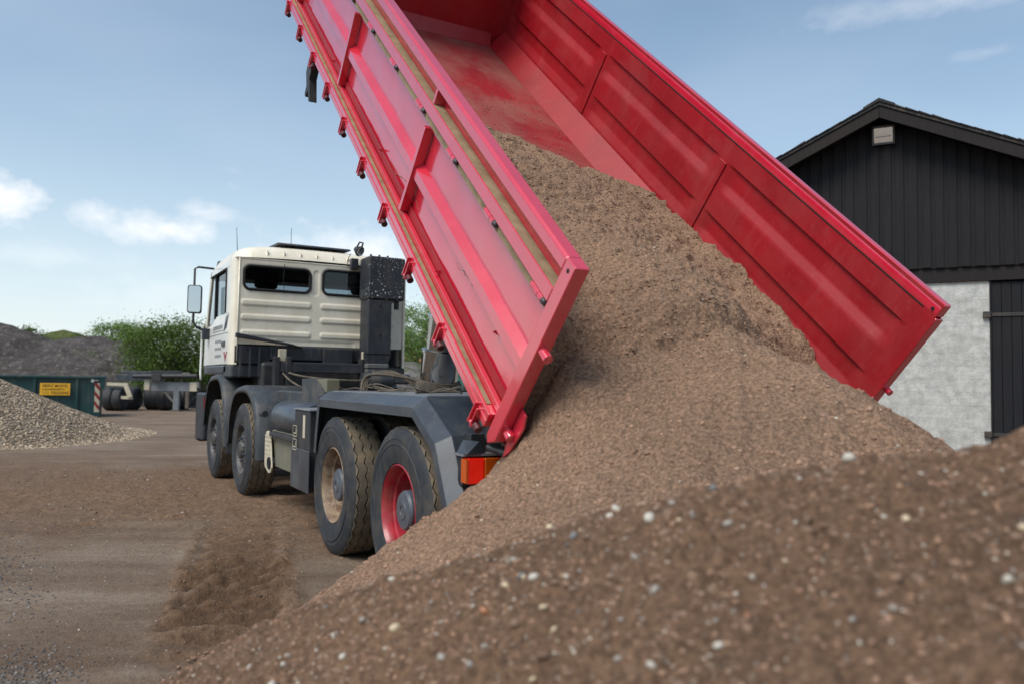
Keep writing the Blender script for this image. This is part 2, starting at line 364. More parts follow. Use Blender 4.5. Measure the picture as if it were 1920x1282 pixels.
n2 = s.noise(22, 8, 0.72); n3 = s.noise(0.55, 6, 0.6, stretch=(1, 1, 1)); n4 = s.noise(90, 3, 0.6)
hard = s.mix(s.ramp(n3, 0.38, 0.64), srgb(128, 111, 95), srgb(106, 88, 72))
hard = s.mix(s.math('MULTIPLY', s.ramp(n4, 0.56, 0.72), 0.45), hard, srgb(168, 162, 154))
sa = s.mix(s.ramp(n2, 0.35, 0.65), srgb(92, 70, 52), srgb(126, 100, 78))
f = s.math('ADD', s.math('MULTIPLY', sandy, 0.85), s.math('MULTIPLY', s.ramp(s.noise(1.3, 7, 0.65), 0.48, 0.7), 0.6), clamp=True)
mp = s.n.new('ShaderNodeMapping'); mp.inputs['Rotation'].default_value = (0, 0, -LAT-.12); s.l.new(s.vec, mp.inputs['Vector'])
stk = s.noise(1.0, 7, .66, stretch=(.4, 1.8, 1), vec=mp.outputs[0], dist=.6); hard = s.mix(s.math('MULTIPLY', s.ramp(stk, .50, .68), .75), hard, srgb(92, 72, 56)); hard = s.mix(s.math('MULTIPLY', s.ramp(stk, .46, .32), .5), hard, srgb(164, 150, 134))
c = s.mix(f, hard, sa); c = s.mix(damp_shade, c, srgb(78, 58, 43)); c = s.mix(s.ramp(n2, 0.3, 0.52), s.mix(0.35, c, (0.03, 0.022, 0.016, 1)), c)
c = s.mix(s.math('MULTIPLY', s.ramp(s.noise(140, 2, 0.5), 0.68, 0.72), 0.7), c, srgb(176, 170, 160))
b = s.bump(n2, 0.8, 0.03); b = s.bump(n4, 0.6, 0.01, prev=b); b = s.bump(stk, .3, .05, prev=b)
m_ground = s.set(color=c, rough=0.93, spec=0.3, normal=b)
ground = link('ground', me, m_ground, smooth=True); tag(ground, kind='structure')

# ------------------------------------------------------------------ stones
def ico(sub=1):
    bm = bmesh.new(); bmesh.ops.create_icosphere(bm, subdivisions=sub, radius=1.0)
    V = np.array([v.co[:] for v in bm.verts]); F = np.array([[v.index for v in f.verts] for f in bm.faces]); bm.free(); return V, F
ICO1 = ico(1); ICO2 = ico(2)
def stone_variant(base, seed, rough=0.22):
    V, F = base; r = np.random.default_rng(seed); k = r.normal(size=(5, 3)); d = np.zeros(len(V))
    for i in range(5): d += 0.5*np.cos(V@k[i]*2.2+r.uniform(0, 6.3))
    return V*(1+rough*d/2)[:, None]*np.array([1, r.uniform(0.65, 0.95), r.uniform(0.45, 0.75)]), F
def scatter(name, P, size, mat, parent, base=ICO1, rough=0.3, seed=0, rnd=None, sink=0.25, smooth=False):
    r = np.random.default_rng(seed+100); n = len(P); var = [stone_variant(base, seed*9+i, rough) for i in range(8)]
    which = r.integers(0, 8, n); Vs = []; Fs = []; As = []; off = 0
    rnd = r.random(n) if rnd is None else rnd
    for k in range(8):
        idx = np.where(which == k)[0]
        if not len(idx): continue
        V, F = var[k]; m_ = len(idx)
        a = r.uniform(0, 2*np.pi, m_); t = r.normal(0, 0.35, m_)
        ca, sa_, ct, st = np.cos(a), np.sin(a), np.cos(t), np.sin(t)
        x, y, z = V[:, 0][None], V[:, 1][None], V[:, 2][None]
        y2 = y*ct[:, None]-z*st[:, None]; z2 = y*st[:, None]+z*ct[:, None]
        x3 = x*ca[:, None]-y2*sa_[:, None]; y3 = x*sa_[:, None]+y2*ca[:, None]
        S = size[idx][:, None]
        Q = np.stack([P[idx, 0][:, None]+x3*S, P[idx, 1][:, None]+y3*S, P[idx, 2][:, None]+(z2+0.6-sink*2)*S*0.9], -1)
        Vs.append(Q.reshape(-1, 3)); Fs.append((F[None]+(np.arange(m_)*len(V))[:, None, None]+off).reshape(-1, 3)); off += m_*len(V)
        As.append(np.repeat(rnd[idx], len(V)))
    me = np_mesh(name, np.concatenate(Vs), np.concatenate(Fs), {'rnd': np.concatenate(As)})
    o = link(name, me, mat, parent, smooth=smooth); o['kind'] = 'stuff'; return o

# ------------------------------------------------------------------ the dumped sand
TH = 0.7329; HX, HZ = -1.4622, 1.0656; CT, ST = math.cos(TH), math.sin(TH)
def bed2w(l, y, h): return HX+l*CT-h*ST, y, HZ+l*ST+h*CT
def heap_h(x, y, fine=True):
    dx = x+2.2; dy = y-0.429
    ang = np.arctan2(dy, dx)
    r = np.sqrt(dx**2+dy**2+0.424**2)
    k = np.where(dy > 0, 0.75, 0.733)
    z = 1.87-k*r*(1+0.02*np.sin(ang*5+1)+0.012*np.sin(ang*11))
    ex = x+1.68; ey = y-.32; z2 = 1.98-np.where(ex < 0, .80, 1.2)*0-np.sqrt((np.where(ex < 0, .74, 1.3)*ex)**2+(np.where(ey < 0, 1.15, .98)*ey)**2+.02)
    z = .5*(z+z2)+.5*np.sqrt((z-z2)**2+.006)-.03
    z = 0.5*(z+np.sqrt(z*z+0.012))-0.03                 # soft toe
    z = z+0.035*fbm(x, y, 0.9, 2, 21)*sstep(0.0, 0.4, z)
    z = z+0.30*np.exp(-((x+1.64)/.34)**2-((y-1.0)/.34)**2)*(1-sstep(1.05, 1.34, y))
    if fine:
        z = z+(0.020*fbm(x, y, 0.16, 3, 22)+0.020*fbm(x, y, 0.055, 3, 23, 0.65)*(0.75+0.6*fbm(x, y, 0.5, 2, 25)))*sstep(-0.02, 0.1, z)
        z = z+0.022*billow(x, y, 0.085, 27)*sstep(0.0, 0.08, z)
        z = z+0.012*fbm(ang*2.2, r*0.25, 0.12, 2, 26)*sstep(0.1, 0.5, z)       # slide streaks
    return z
heap = empty('sand_heap', (-2.2, 0.43, 0)); tag(heap, 'fresh brown sand heap sliding out of the raised red tipper body', 'sand heap')
x = np.arange(-5.0, 1.5, 0.0125); y = np.arange(-3.2, 3.4, 0.0125); X, Y = np.meshgrid(x, y); Z = heap_h(X, Y)
r_ = np.hypot(X+2.2, Y-0.43); keep = (r_ < 3.25)&(Z > 0.002)
V = np.stack([X+2.2, Y-0.43, Z], -1).reshape(-1, 3); F = grid_faces(*X.shape, keep)
used = np.zeros(len(V), bool); used[F.ravel()] = True; remap = np.cumsum(used)-1
link('heap_body', np_mesh('heap_body', V[used], remap[F]), m_sand, heap, smooth=True)
# sand still lying in the tipper body
def bed_sand(l, y):
    yy = np.array([-1.2, -1.0, -0.62, -0.12, 0.5, 1.25]); L0 = np.interp(y, yy, [2.95, 3.3, 3.44, 3.8, 4.0, 3.95])+0.10*fbm(l*0+y*3, y, 0.4, 2, 31)+0.03*fbm(l, y, 0.12, 2, 32)
    s_ = np.maximum(L0-l, 0)
    t = 0.10*(1-np.exp(-s_/0.22))+0.060*s_+0.075*(1-(y/1.25)**2)*np.minimum(s_, 1.2)
    kick = 0.18*sstep(-1.0, -1.18, y)*np.minimum(1, s_*3); t = t+kick*0.4
    g = sstep(-0.15, -1.0, y)
    t = t*(1-g*(1-sstep(-0.25, 0.95, l)))*(1-0.35*sstep(0.7, 1.2, y)*(1-sstep(-0.2, 0.6, l)))
    t = t+0.46*np.exp(-((l-0.30)/np.where(l > .3, .95, .6))**2-((y-0.36)/0.62)**2)+0.14*np.exp(-((l-.1)/.5)**2)*sstep(.5, 1.2, y)
    t = t-np.maximum(-l-.12, 0)*1.0-.55*sstep(.80, 1.2, y)*(1-sstep(-.10, .22, l))
    n = 0.03*fbm(l, y, 0.5, 2, 33)+0.012*fbm(l*1.0, y*.25, 0.14, 3, 36)+0.022*fbm(l, y, 0.14, 3, 34)+0.022*fbm(l, y, 0.055, 3, 35, 0.65)
    n = n+0.022*billow(l, y, 0.085, 37)
    t = t+n*np.clip(s_*2, 0, 1)
    return np.where(s_ <= 0, -0.02, t)
l = np.arange(-0.55, 4.1, 0.0125); y = np.arange(-1.178, 1.245, 0.0125); LL, YY = np.meshgrid(l, y); HH = bed_sand(LL, YY)
BX, BY, BZ = bed2w(LL, YY, HH)
keep = (HH > -0.015)|(LL < 0.1)
V = np.stack([BX+2.2, BY-0.43, BZ], -1).reshape(-1, 3); F = grid_faces(*LL.shape, keep)
used = np.zeros(len(V), bool); used[F.ravel()] = True; remap = np.cumsum(used)-1
link('sliding_sand', np_mesh('sliding_sand', V[used], remap[F]), m_sand, heap, smooth=True)
# clods and small stones on both
n = 20000; th_ = rng.uniform(0, 2*np.pi, n); rr = 2.9*np.sqrt(rng.random(n)); px = -2.2+rr*np.cos(th_); py = 0.43+rr*np.sin(th_)
z = heap_h(px, py); ok = z > -0.01
sz = (0.004+0.010*rng.random(n)**2)*(1+0.8*(rng.random(n) > 0.985))
scatter('sand_clods', np.stack([px+2.2, py-0.43, z], -1)[ok], sz[ok], m_clod, heap, seed=1, sink=0.4)
n = 9000; l = rng.uniform(-0.2, 3.8, n); y = rng.uniform(-1.15, 1.2, n); h = bed_sand(l, y); ok = h > 0.01
bx, by, bz = bed2w(l, y, h)
scatter('sliding_clods', np.stack([bx+2.2, by-0.43, bz], -1)[ok], rng.uniform(0.005, 0.012, ok.sum()), m_clod, heap, seed=2, sink=0.4)
n = 500; l = 3.3+rng.random(n)**2*1.6; y = rng.uniform(-1.0, 1.1, n); bx, by, bz = bed2w(l, y, 0.004+0*l)
scatter('loose_grains', np.stack([bx+2.2, by-0.43, bz], -1), rng.uniform(0.003, 0.009, n), m_clod, heap, seed=3, sink=0.3)

# ------------------------------------------------------------------ the near heap
CR = [(300, 1296, 3.05), (400, 1222, 2.95), (500, 1163, 2.8), (620, 1118, 2.68), (750, 1083, 2.55), (900, 1046, 2.42), (1000, 1010, 2.35), (1130, 962, 2.27), (1250, 926, 2.2), (1400, 900, 2.15), (1600, 868, 2.1), (1750, 846, 2.05), (1850, 822, 2.02), (1920, 796, 2.0)]
cp_ = [at_depth(c[0], c[1], c[2]*.80) for c in CR]
cu = np.array([(p_[:2]-CAM[:2])@FW2 for p_ in cp_]); cv = np.array([(p_[:2]-CAM[:2])@RT2 for p_ in cp_]); cz = np.array([p_[2] for p_ in cp_])
cv = np.concatenate([[-1.9, -1.5], cv, [1.5, 2.4, 3.2]]); cu = np.concatenate([[2.7, 2.55], cu, [1.65, 1.9, 2.2]]); cz = np.concatenate([[-0.35, -0.05], cz, [1.42, 1.35, 1.0]])
def near_h(u, v, fine=True):
    uc = np.interp(v, cv, cu); zc = np.interp(v, cv, cz); d = u-uc+0.03
    z = zc+0.03-np.where(d < 0, 0.50, 0.62)*(np.sqrt(d*d+0.012)-0.05)
    z = z+0.02*fbm(u, v, 0.5, 2, 41)
    if fine: z = z+0.020*fbm(u, v, 0.14, 3, 42)+0.016*fbm(u, v, 0.05, 3, 43, 0.6)+0.030*billow(u, v, 0.075, 44)*(.6+.5*fbm(u, v, .3, 2, 46))
    return z
def uv2w(u, v): return CAM[0]+u*FW2[0]+v*RT2[0], CAM[1]+u*FW2[1]+v*RT2[1]
nb_ = empty('near_sand_heap', (*uv2w(2.0, 0.6), 0)); tag(nb_, 'stony brown sand heap closest to the viewer, in front of the truck load', 'sand heap')
NO = np.array(nb_.location)
u = np.arange(0.3, 4.0, 0.0085); v = np.arange(-2.0, 2.2, 0.0085); U, VV = np.meshgrid(u, v); ZZ = near_h(U, VV); PX, PY = uv2w(U, VV)
keep = ZZ > -0.04
V = np.stack([PX, PY, ZZ], -1).reshape(-1, 3)-NO; F = grid_faces(*U.shape, keep)[:, ::-1]
used = np.zeros(len(V), bool); used[F.ravel()] = True; remap = np.cumsum(used)-1
link('heap_body', np_mesh('near_heap_body', V[used], remap[F]), m_sand2, nb_, smooth=True)
n = 13000; u = rng.uniform(0.7, 3.0, n); v = rng.uniform(-1.7, 1.6, n); z = near_h(u, v); ok = z > 0
px, py = uv2w(u, v)
scatter('sand_clods', (np.stack([px, py, z], -1)-NO)[ok], rng.uniform(0.003, 0.008, ok.sum()), m_clod, nb_, seed=4, sink=0.35)
n = 1500; u = rng.uniform(0.8, 2.4, n); v = rng.uniform(-1.3, 1.4, n); z = near_h(u, v); ok = z > 0; px, py = uv2w(u, v)
m_tiny = stonemat('tiny_pebble', [(0, srgb(126, 112, 98)), (0.4, srgb(186, 174, 156)), (0.75, srgb(214, 204, 188)), (1, srgb(168, 124, 92))], .6)
scatter('tiny_pebbles', (np.stack([px, py, z], -1)-NO)[ok], (.0018+.0035*rng.random(n)**2)[ok], m_tiny, nb_, seed=9, sink=0.25)
n = 1400; u = rng.uniform(0.8, 2.6, n); v = rng.uniform(-1.4, 1.5, n); z = near_h(u, v); ok = z > 0; px, py = uv2w(u, v)
scatter('big_clods', (np.stack([px, py, z], -1)-NO)[ok], (.008+.010*rng.random(n)**2)[ok], m_clodn, nb_, seed=12, sink=0.4, rnd=rng.random(n)*.7)
peb_me = []
for i in range(10):
    V, F = stone_variant(ICO2, 700+i, 0.16); peb_me.append(np_mesh('pebble', V, F))
    peb_me[-1].polygons.foreach_set('use_smooth', [True]*len(F))
pv = []
for i in range(280):
    if i < 110: uu, v_ = rng.uniform(1.25, 2.1), rng.normal(-0.12, 0.28)
    else: uu, v_ = rng.uniform(1.0, 2.1), rng.uniform(-1.0, 1.2)
    z = float(near_h(np.array([uu]), np.array([v_]))[0])
    if z < 0.05: continue
    mi = i % 10; k_ = random.choices(range(6), (3, 4, 3, .8, 1.0, 4))[0]
    me2 = peb_me[mi]
    key = (mi, k_)
    me_c = bpy.data.meshes.get('pebble_%d_%d' % key)
    if me_c is None: me_c = me2.copy(); me_c.name = 'pebble_%d_%d' % key; me_c.materials.append(PEB[k_])
    o = bpy.data.objects.new('pebble', me_c); COL.objects.link(o); o.parent = nb_
    s_ = (0.0035+0.009*rng.random()**2.2)*(1.7 if i % 16 == 0 else 1)
    x_, y_ = uv2w(uu, v_); o.location = Vector((x_, y_, z+s_*0.25))-Vector(NO); o.scale = (s_, s_, s_); o.rotation_euler = (rng.normal(0, 0.5), rng.normal(0, 0.5), rng.uniform(0, 6))

# ------------------------------------------------------------------ gravel pile at left
GC = np.array([17.2, 6.2]); GR = 4.75
def grav_h(x, y):
    r = np.hypot(x-GC[0], y-GC[1]); z = 2.12*(1-r/GR); z = 0.5*(z+np.sqrt(z*z+0.01))-0.02
    return z+0.05*fbm(x, y, 0.8, 3, 51)*sstep(0, 0.3, z)
gp = empty('gravel_pile', (*GC, 0)); tag(gp, 'pale gravel pile sloping down before the green container', 'gravel pile')
x = np.arange(-5.8, 5.8, 0.07); X, Y = np.meshgrid(x, x); Z = grav_h(X+GC[0], Y+GC[1]); keep = Z > -0.018
m_gravbase = sandmat('gravel_base', srgb(128, 116, 102), srgb(150, 138, 122), srgb(190, 182, 170), 24)
link('pile_body', np_mesh('pile_body', np.stack([X, Y, Z], -1).reshape(-1, 3), grid_faces(*X.shape, keep)), m_gravbase, gp, smooth=True)
n = 56000; th_ = rng.uniform(0, 2*np.pi, n); rr = 5.6*np.sqrt(rng.random(n)); px = rr*np.cos(th_); py = rr*np.sin(th_)
# only the half of the pile that faces the yard
tocam = (CAM[:2]-GC)/np.linalg.norm(CAM[:2]-GC); gd = (px+GC[0]-CAM[0])*FW2[0]+(py+GC[1]-CAM[1])*FW2[1]; gv = (px+GC[0]-CAM[0])*RT2[0]+(py+GC[1]-CAM[1])*RT2[1]; ok = (px*tocam[0]+py*tocam[1] > -1.8)&(gv/gd > -.86)
z = grav_h(px+GC[0], py+GC[1]); ok &= z > -0.01
scatter('gravel_stones', np.stack([px, py, z], -1)[ok], rng.uniform(0.013, 0.034, ok.sum()), m_gravel, gp, seed=5, sink=0.2)
# dark chippings at the edge of the yard
n = 800; px = rng.normal(1.4, 0.7, n); py = rng.normal(3.55, 0.2, n); z, _ = ground_h(px, py)
o = scatter('dark_chippings', np.stack([px, py, z], -1), rng.uniform(0.006, 0.014, n), m_dkgravel, None, seed=6, sink=0.3); tag(o, 'dark grey stone chippings at the yard edge, lower left', 'gravel')
n = 1300; px = rng.normal(-0.75, 0.3, n); py = rng.normal(3.25, 0.13, n); z, _ = ground_h(px, py)
o = scatter('black_chippings', np.stack([px, py, z], -1), rng.uniform(0.005, 0.012, n), m_dkgravel, None, seed=7, sink=0.3); tag(o, 'blackish stone chippings in the lower left corner', 'gravel')
n = 4200; px = rng.uniform(-1.5, 9, n); py = rng.uniform(0.8, 4.2, n); z, gs_ = ground_h(px, py)
m_grit = stonemat('yard_grit', [(0, srgb(86, 68, 54)), (0.6, srgb(128, 108, 90)), (0.93, srgb(150, 136, 120)), (1, srgb(196, 190, 180))])
o = scatter('yard_grit', np.stack([px, py, z], -1), 0.003+0.009*rng.random(n)**3+0.016*(rng.random(n) < .22)*np.clip(gs_, 0, 1)*rng.random(n), m_grit, None, seed=8, sink=0.3); tag(o, 'loose grit strewn over the brown yard', 'grit')

# ------------------------------------------------------------------ the truck
truck = empty('dump_truck'); tag(truck, 'white cab four axle dump truck with raised red tipper body unloading sand', 'dump truck')
# ---- tipper body
bed = empty('tipper_body', (HX, 0, HZ), (0, -TH, 0), truck); bed['label'] = 'raised red tipper body with worn inside'
LEN = 6.28
YL, YLI, YR, YRI = 1.32, 1.246, -1.25, -1.18
HINGE = [0.10+0.625*i for i in range(10)]
MB().box(0.0, LEN, YRI+0.002, YLI-0.002, -0.015, 0.0).build('floor', m_red_fl, bed)
MB().box(0.02, LEN, YRI+0.002, YLI-0.002, -0.031, -0.016).build('floor_underside', m_chass, bed)
# corner fillet strips along the floor
MB().prism([(YRI+0.002, 0.19), (YRI+0.002, 0.002), (YRI+0.15, 0.002)], 'x', 0.10, LEN-0.03).build('floor_fillet', m_red_in, bed)
MB().prism([(YLI-0.002, 0.19), (YLI-0.15, 0.002), (YLI-0.002, 0.002)], 'x', 0.10, LEN-0.03).build('floor_fillet', m_red_in, bed)
b = MB().box(LEN, LEN+0.05, YR, YL, -0.03, 1.32); b.build('front_wall', m_red_in, bed, bevel=0.006)
MB().prism([(LEN-0.001, 0.13), (LEN-0.10, 0.002), (LEN-0.001, 0.002)], 'y', YRI+0.15, YLI-0.15).build('floor_fillet', m_red_in, bed)
MB().box(LEN-0.03, LEN-0.001, YRI, YLI, 0.70, 0.76).build('front_rib', m_red_in, bed, bevel=0.006)
# pressed inner skin: recessed flutes between the posts
BAYS = [(0.13, 2.04), (2.17, 4.10), (4.25, 6.22)]
def win(l, taper): return np.max([np.clip((l-a)/taper, 0, 1)*np.clip((b_-l)/taper, 0, 1) for a, b_ in BAYS], axis=0)
def inner_prof(h): return np.interp(h, [0, .21, .29, .405, .42, .60, .675, .80, .815, 1.04], [0, 0, .027, .027, 0, 0, .027, .027, 0, 0])
hs = np.array(sorted(set(list(np.round(np.arange(0, 1.041, 0.02), 3))+[.21, .29, .405, .42, .60, .675, .80, .815, 1.04])))
ls = np.array(sorted(set([0.0]+list(np.arange(0.005, LEN, 0.035))+[LEN])))
LLg, HHg = np.meshgrid(ls, hs)
for side in (-1, 1):
    yin = YRI if side < 0 else YLI
    tap = 0.10+0.13*((HHg > .5)*(HHg < .7)) 
    dep = inner_prof(HHg)*win(LLg, 0.10)
    Yg = yin+side*dep; Lq, Hq = LLg, HHg
    if side > 0: Yg = yin-0.022+0*Yg; Lq = LLg*(LEN-.09)/LEN+.09; Hq = HHg*.97/1.04          # the left one is the flat back of the drop side
    me = np_mesh('inner_skin', np.stack([Lq, Yg, Hq], -1).reshape(-1, 3), grid_faces(*LLg.shape)[:, ::-1] if side < 0 else grid_faces(*LLg.shape))
    if side < 0:
        o = link('inner_skin', me, m_red_in, bed, smooth='auto', ang=25)
    else: link('inner_skin', me, m_red_in, bed)
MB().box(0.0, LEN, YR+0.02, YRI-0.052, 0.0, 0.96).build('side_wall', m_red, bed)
for l_ in (2.105, 4.175):
    MB().box(l_-0.045, l_+0.045, YRI-0.002, YRI+0.012, 0.2, 0.80).build('inner_post', m_red_in, bed, bevel=0.004)
# right rim and post
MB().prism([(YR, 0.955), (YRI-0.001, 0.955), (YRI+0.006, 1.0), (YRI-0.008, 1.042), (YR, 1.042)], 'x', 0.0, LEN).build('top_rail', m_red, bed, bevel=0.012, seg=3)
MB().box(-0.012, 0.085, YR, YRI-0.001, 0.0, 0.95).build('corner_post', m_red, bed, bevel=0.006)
MB().box(-0.013, 0.10, YRI-0.0005, YRI+0.004, 0.02, 0.94).build('post_lining', m_red_in, bed)
MB().box(0.1, LEN, YRI+0.0005, YRI+0.0035, 0.955, 0.962).build('rail_seam', m_black, bed)
MB().tube([(0.045, YRI-0.02, 0.985), (0.045, YRI+0.008, 0.985)], 0.011, 12).build('bolt_hole', m_black, bed)
MB().tube([(-0.01, YR+0.02, 0.42), (-0.05, YR+0.025, 0.42)], 0.02, 14).build('pivot_tube', m_red, bed, smooth='auto')
# left wall, built up from its members
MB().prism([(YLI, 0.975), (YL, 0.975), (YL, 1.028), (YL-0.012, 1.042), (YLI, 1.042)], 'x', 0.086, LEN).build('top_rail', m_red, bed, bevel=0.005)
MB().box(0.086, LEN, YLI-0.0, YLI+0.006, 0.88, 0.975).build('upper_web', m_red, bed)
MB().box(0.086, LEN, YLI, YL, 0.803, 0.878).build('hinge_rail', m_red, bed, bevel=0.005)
MB().box(0.09, LEN-0.02, YLI+0.008, YL-0.006, 0.8785, 0.8825).build('dirt_strip', m_dirt, bed)
MB().box(0.09, LEN-0.02, YLI+0.004, YL-0.022, 0.752, 0.802).build('dirt_strip', m_dirt, bed)
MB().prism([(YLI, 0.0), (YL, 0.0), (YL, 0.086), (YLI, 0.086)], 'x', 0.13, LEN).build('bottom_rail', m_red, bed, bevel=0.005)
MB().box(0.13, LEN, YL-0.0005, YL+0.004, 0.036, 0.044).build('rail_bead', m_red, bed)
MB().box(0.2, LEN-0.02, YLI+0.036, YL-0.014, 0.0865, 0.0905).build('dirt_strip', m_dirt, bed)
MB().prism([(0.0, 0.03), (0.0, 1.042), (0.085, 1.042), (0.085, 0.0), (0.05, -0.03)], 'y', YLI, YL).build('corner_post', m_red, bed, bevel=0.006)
MB().tube([(0.04, YL-0.01, 1.0), (0.04, YL+0.001, 1.0)], 0.011, 12).build('bolt_hole', m_black, bed)
for l_ in (1.86, 3.74, 5.62):
    MB().box(l_, l_+0.03, YLI+0.006, YL-0.004, 0.883, 0.975).build('rail_gusset', m_red, bed, bevel=0.003)
# drop side panel
panel = MB()
DB = [(0.13, 1.915), (1.955, 3.795), (3.835, 5.675), (5.715, 6.2)]
def outer_prof(h): return np.interp(h, [0.09, .355, .382, .44, .476, .70, .712, .755], [0, 0, .048, .048, 0, 0, .03, .03])
hs2 = np.array([0.09, 0.12, 0.18, 0.24, 0.30, .35, .355, .365, .382, .384, .41, .438, .44, .458, .476, .478, .53, .59, .65, .698, .70, .712, .714, .735, .755])
ls2 = np.arange(0.06, 6.23, 0.04)
LL2, HH2 = np.meshgrid(ls2, hs2)
dent = 0.006*fbm(LL2*1.0, HH2*1.6, 0.33, 2, 61)+0.004*fbm(LL2, HH2, 0.12, 2, 62)*sstep(0.36, 0.1, HH2)
Y2 = YLI-0.012+outer_prof(HH2)+dent*sstep(0.09, 0.2, HH2)*sstep(0.70, 0.62, HH2)
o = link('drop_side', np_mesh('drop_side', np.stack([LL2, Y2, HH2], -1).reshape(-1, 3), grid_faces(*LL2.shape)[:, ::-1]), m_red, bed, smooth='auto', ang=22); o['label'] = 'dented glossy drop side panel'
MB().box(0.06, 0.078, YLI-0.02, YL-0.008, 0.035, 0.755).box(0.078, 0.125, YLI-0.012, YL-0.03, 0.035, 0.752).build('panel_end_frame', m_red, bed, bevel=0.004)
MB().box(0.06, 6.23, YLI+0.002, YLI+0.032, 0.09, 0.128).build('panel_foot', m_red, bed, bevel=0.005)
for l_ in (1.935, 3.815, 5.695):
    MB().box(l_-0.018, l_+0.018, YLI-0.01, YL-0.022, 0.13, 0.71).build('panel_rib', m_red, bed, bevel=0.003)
for l_ in HINGE:
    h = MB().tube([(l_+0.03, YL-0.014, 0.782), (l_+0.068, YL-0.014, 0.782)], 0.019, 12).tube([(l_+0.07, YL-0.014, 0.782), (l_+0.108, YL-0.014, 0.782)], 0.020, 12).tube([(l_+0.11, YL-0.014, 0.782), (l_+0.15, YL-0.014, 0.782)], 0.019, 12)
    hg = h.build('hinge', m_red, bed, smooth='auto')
    MB().lathe([(-0.02, 0.002), (-0.016, 0.011), (-0.006, 0.016), (0.006, 0.017), (0.02, 0.015)], 14, 'x', (l_+0.018, YL-0.012, 0.782)).build('hinge_pin', m_rimd, bed, smooth=True)
LAT_L = [0.215+0.626*i for i in range(10)]
for l_ in LAT_L:
    MB().box(l_-0.010, l_, YL-0.02, YL+0.024, -0.075, 0.05).box(l_+0.026, l_+0.036, YL-0.02, YL+0.024, -0.075, 0.06).tube([(l_-0.016, YL+0.008, -0.062), (l_+0.044, YL+0.008, -0.062)], 0.013, 10).build('latch_bracket', m_red, bed, bevel=0.003)
    MB().tube([(l_-0.06, YL+0.0, -0.048), (l_-0.02, YL+0.0, -0.048)], 0.021, 12).build('latch_roller', paint('roller_dark_red', srgb(84, 26, 34), .5, dust=.2) if not bpy.data.materials.get('roller_dark_red') else bpy.data.materials['roller_dark_red'], bed, smooth='auto')
for l_, h_, w_ in ((0.42, 0.33, 0.05), (1.22, 0.13, 0.035), (2.62, 0.17, 0.03), (4.2, 0.15, 0.03)):
    MB().add([(l_, YLI-0.02, h_), (l_+w_, YLI-0.02, h_+0.01), (l_+w_*0.4, YLI+0.035, h_+0.02), (l_+w_*0.5, YLI-0.02, h_+w_)], [(0, 1, 2), (1, 3, 2), (3, 0, 2), (0, 3, 1)]).build('lifting_lug', m_red, bed)
# tail: pivot tubes and flap on the left post
MB().tube([(0.01, YL-0.03, 0.60), (-0.06, YL-0.03, 0.60)], 0.024, 14).tube([(0.01, YL-0.03, 0.60), (-0.062, YL-0.03, 0.60)], 0.012, 10).build('pivot_tube', m_red, bed, smooth='auto')
MB().tube([(0.02, YL-0.045, 0.10), (-0.05, YL-0.045, 0.10)], 0.026, 14).build('pivot_tube', m_red, bed, smooth='auto')
MB().prism([(-0.06, 0.02), (-0.075, 0.19), (-0.05, 0.25), (-0.005, 0.25), (-0.005, 0.05), (-0.03, -0.05)], 'y', YLI+0.0, YLI+0.014).build('tail_flap', m_red, bed, bevel=0.003)
# frame below the floor
for y_ in (0.42, -0.42): MB().box(-0.15, LEN, y_-0.04, y_+0.04, -0.20, -0.031).build('sub_frame_rail', m_chass, bed)
for i in range(11): MB().box(0.25+0.58*i, 0.31+0.58*i, YR+0.25, YL-0.30, -0.125, -0.032).build('cross_bearer', m_chass, bed)
MB().prism([(4.55, -0.02), (4.55, -0.16), (4.40, -0.30), (4.43, -0.31), (4.52, -0.25), (4.56, -0.33), (4.60, -0.32), (4.60, -0.24), (4.70, -0.16), (4.70, -0.02)], 'y', YL-0.06, YL+0.01).build('locking_fork', m_chass, bed, bevel=0.006)

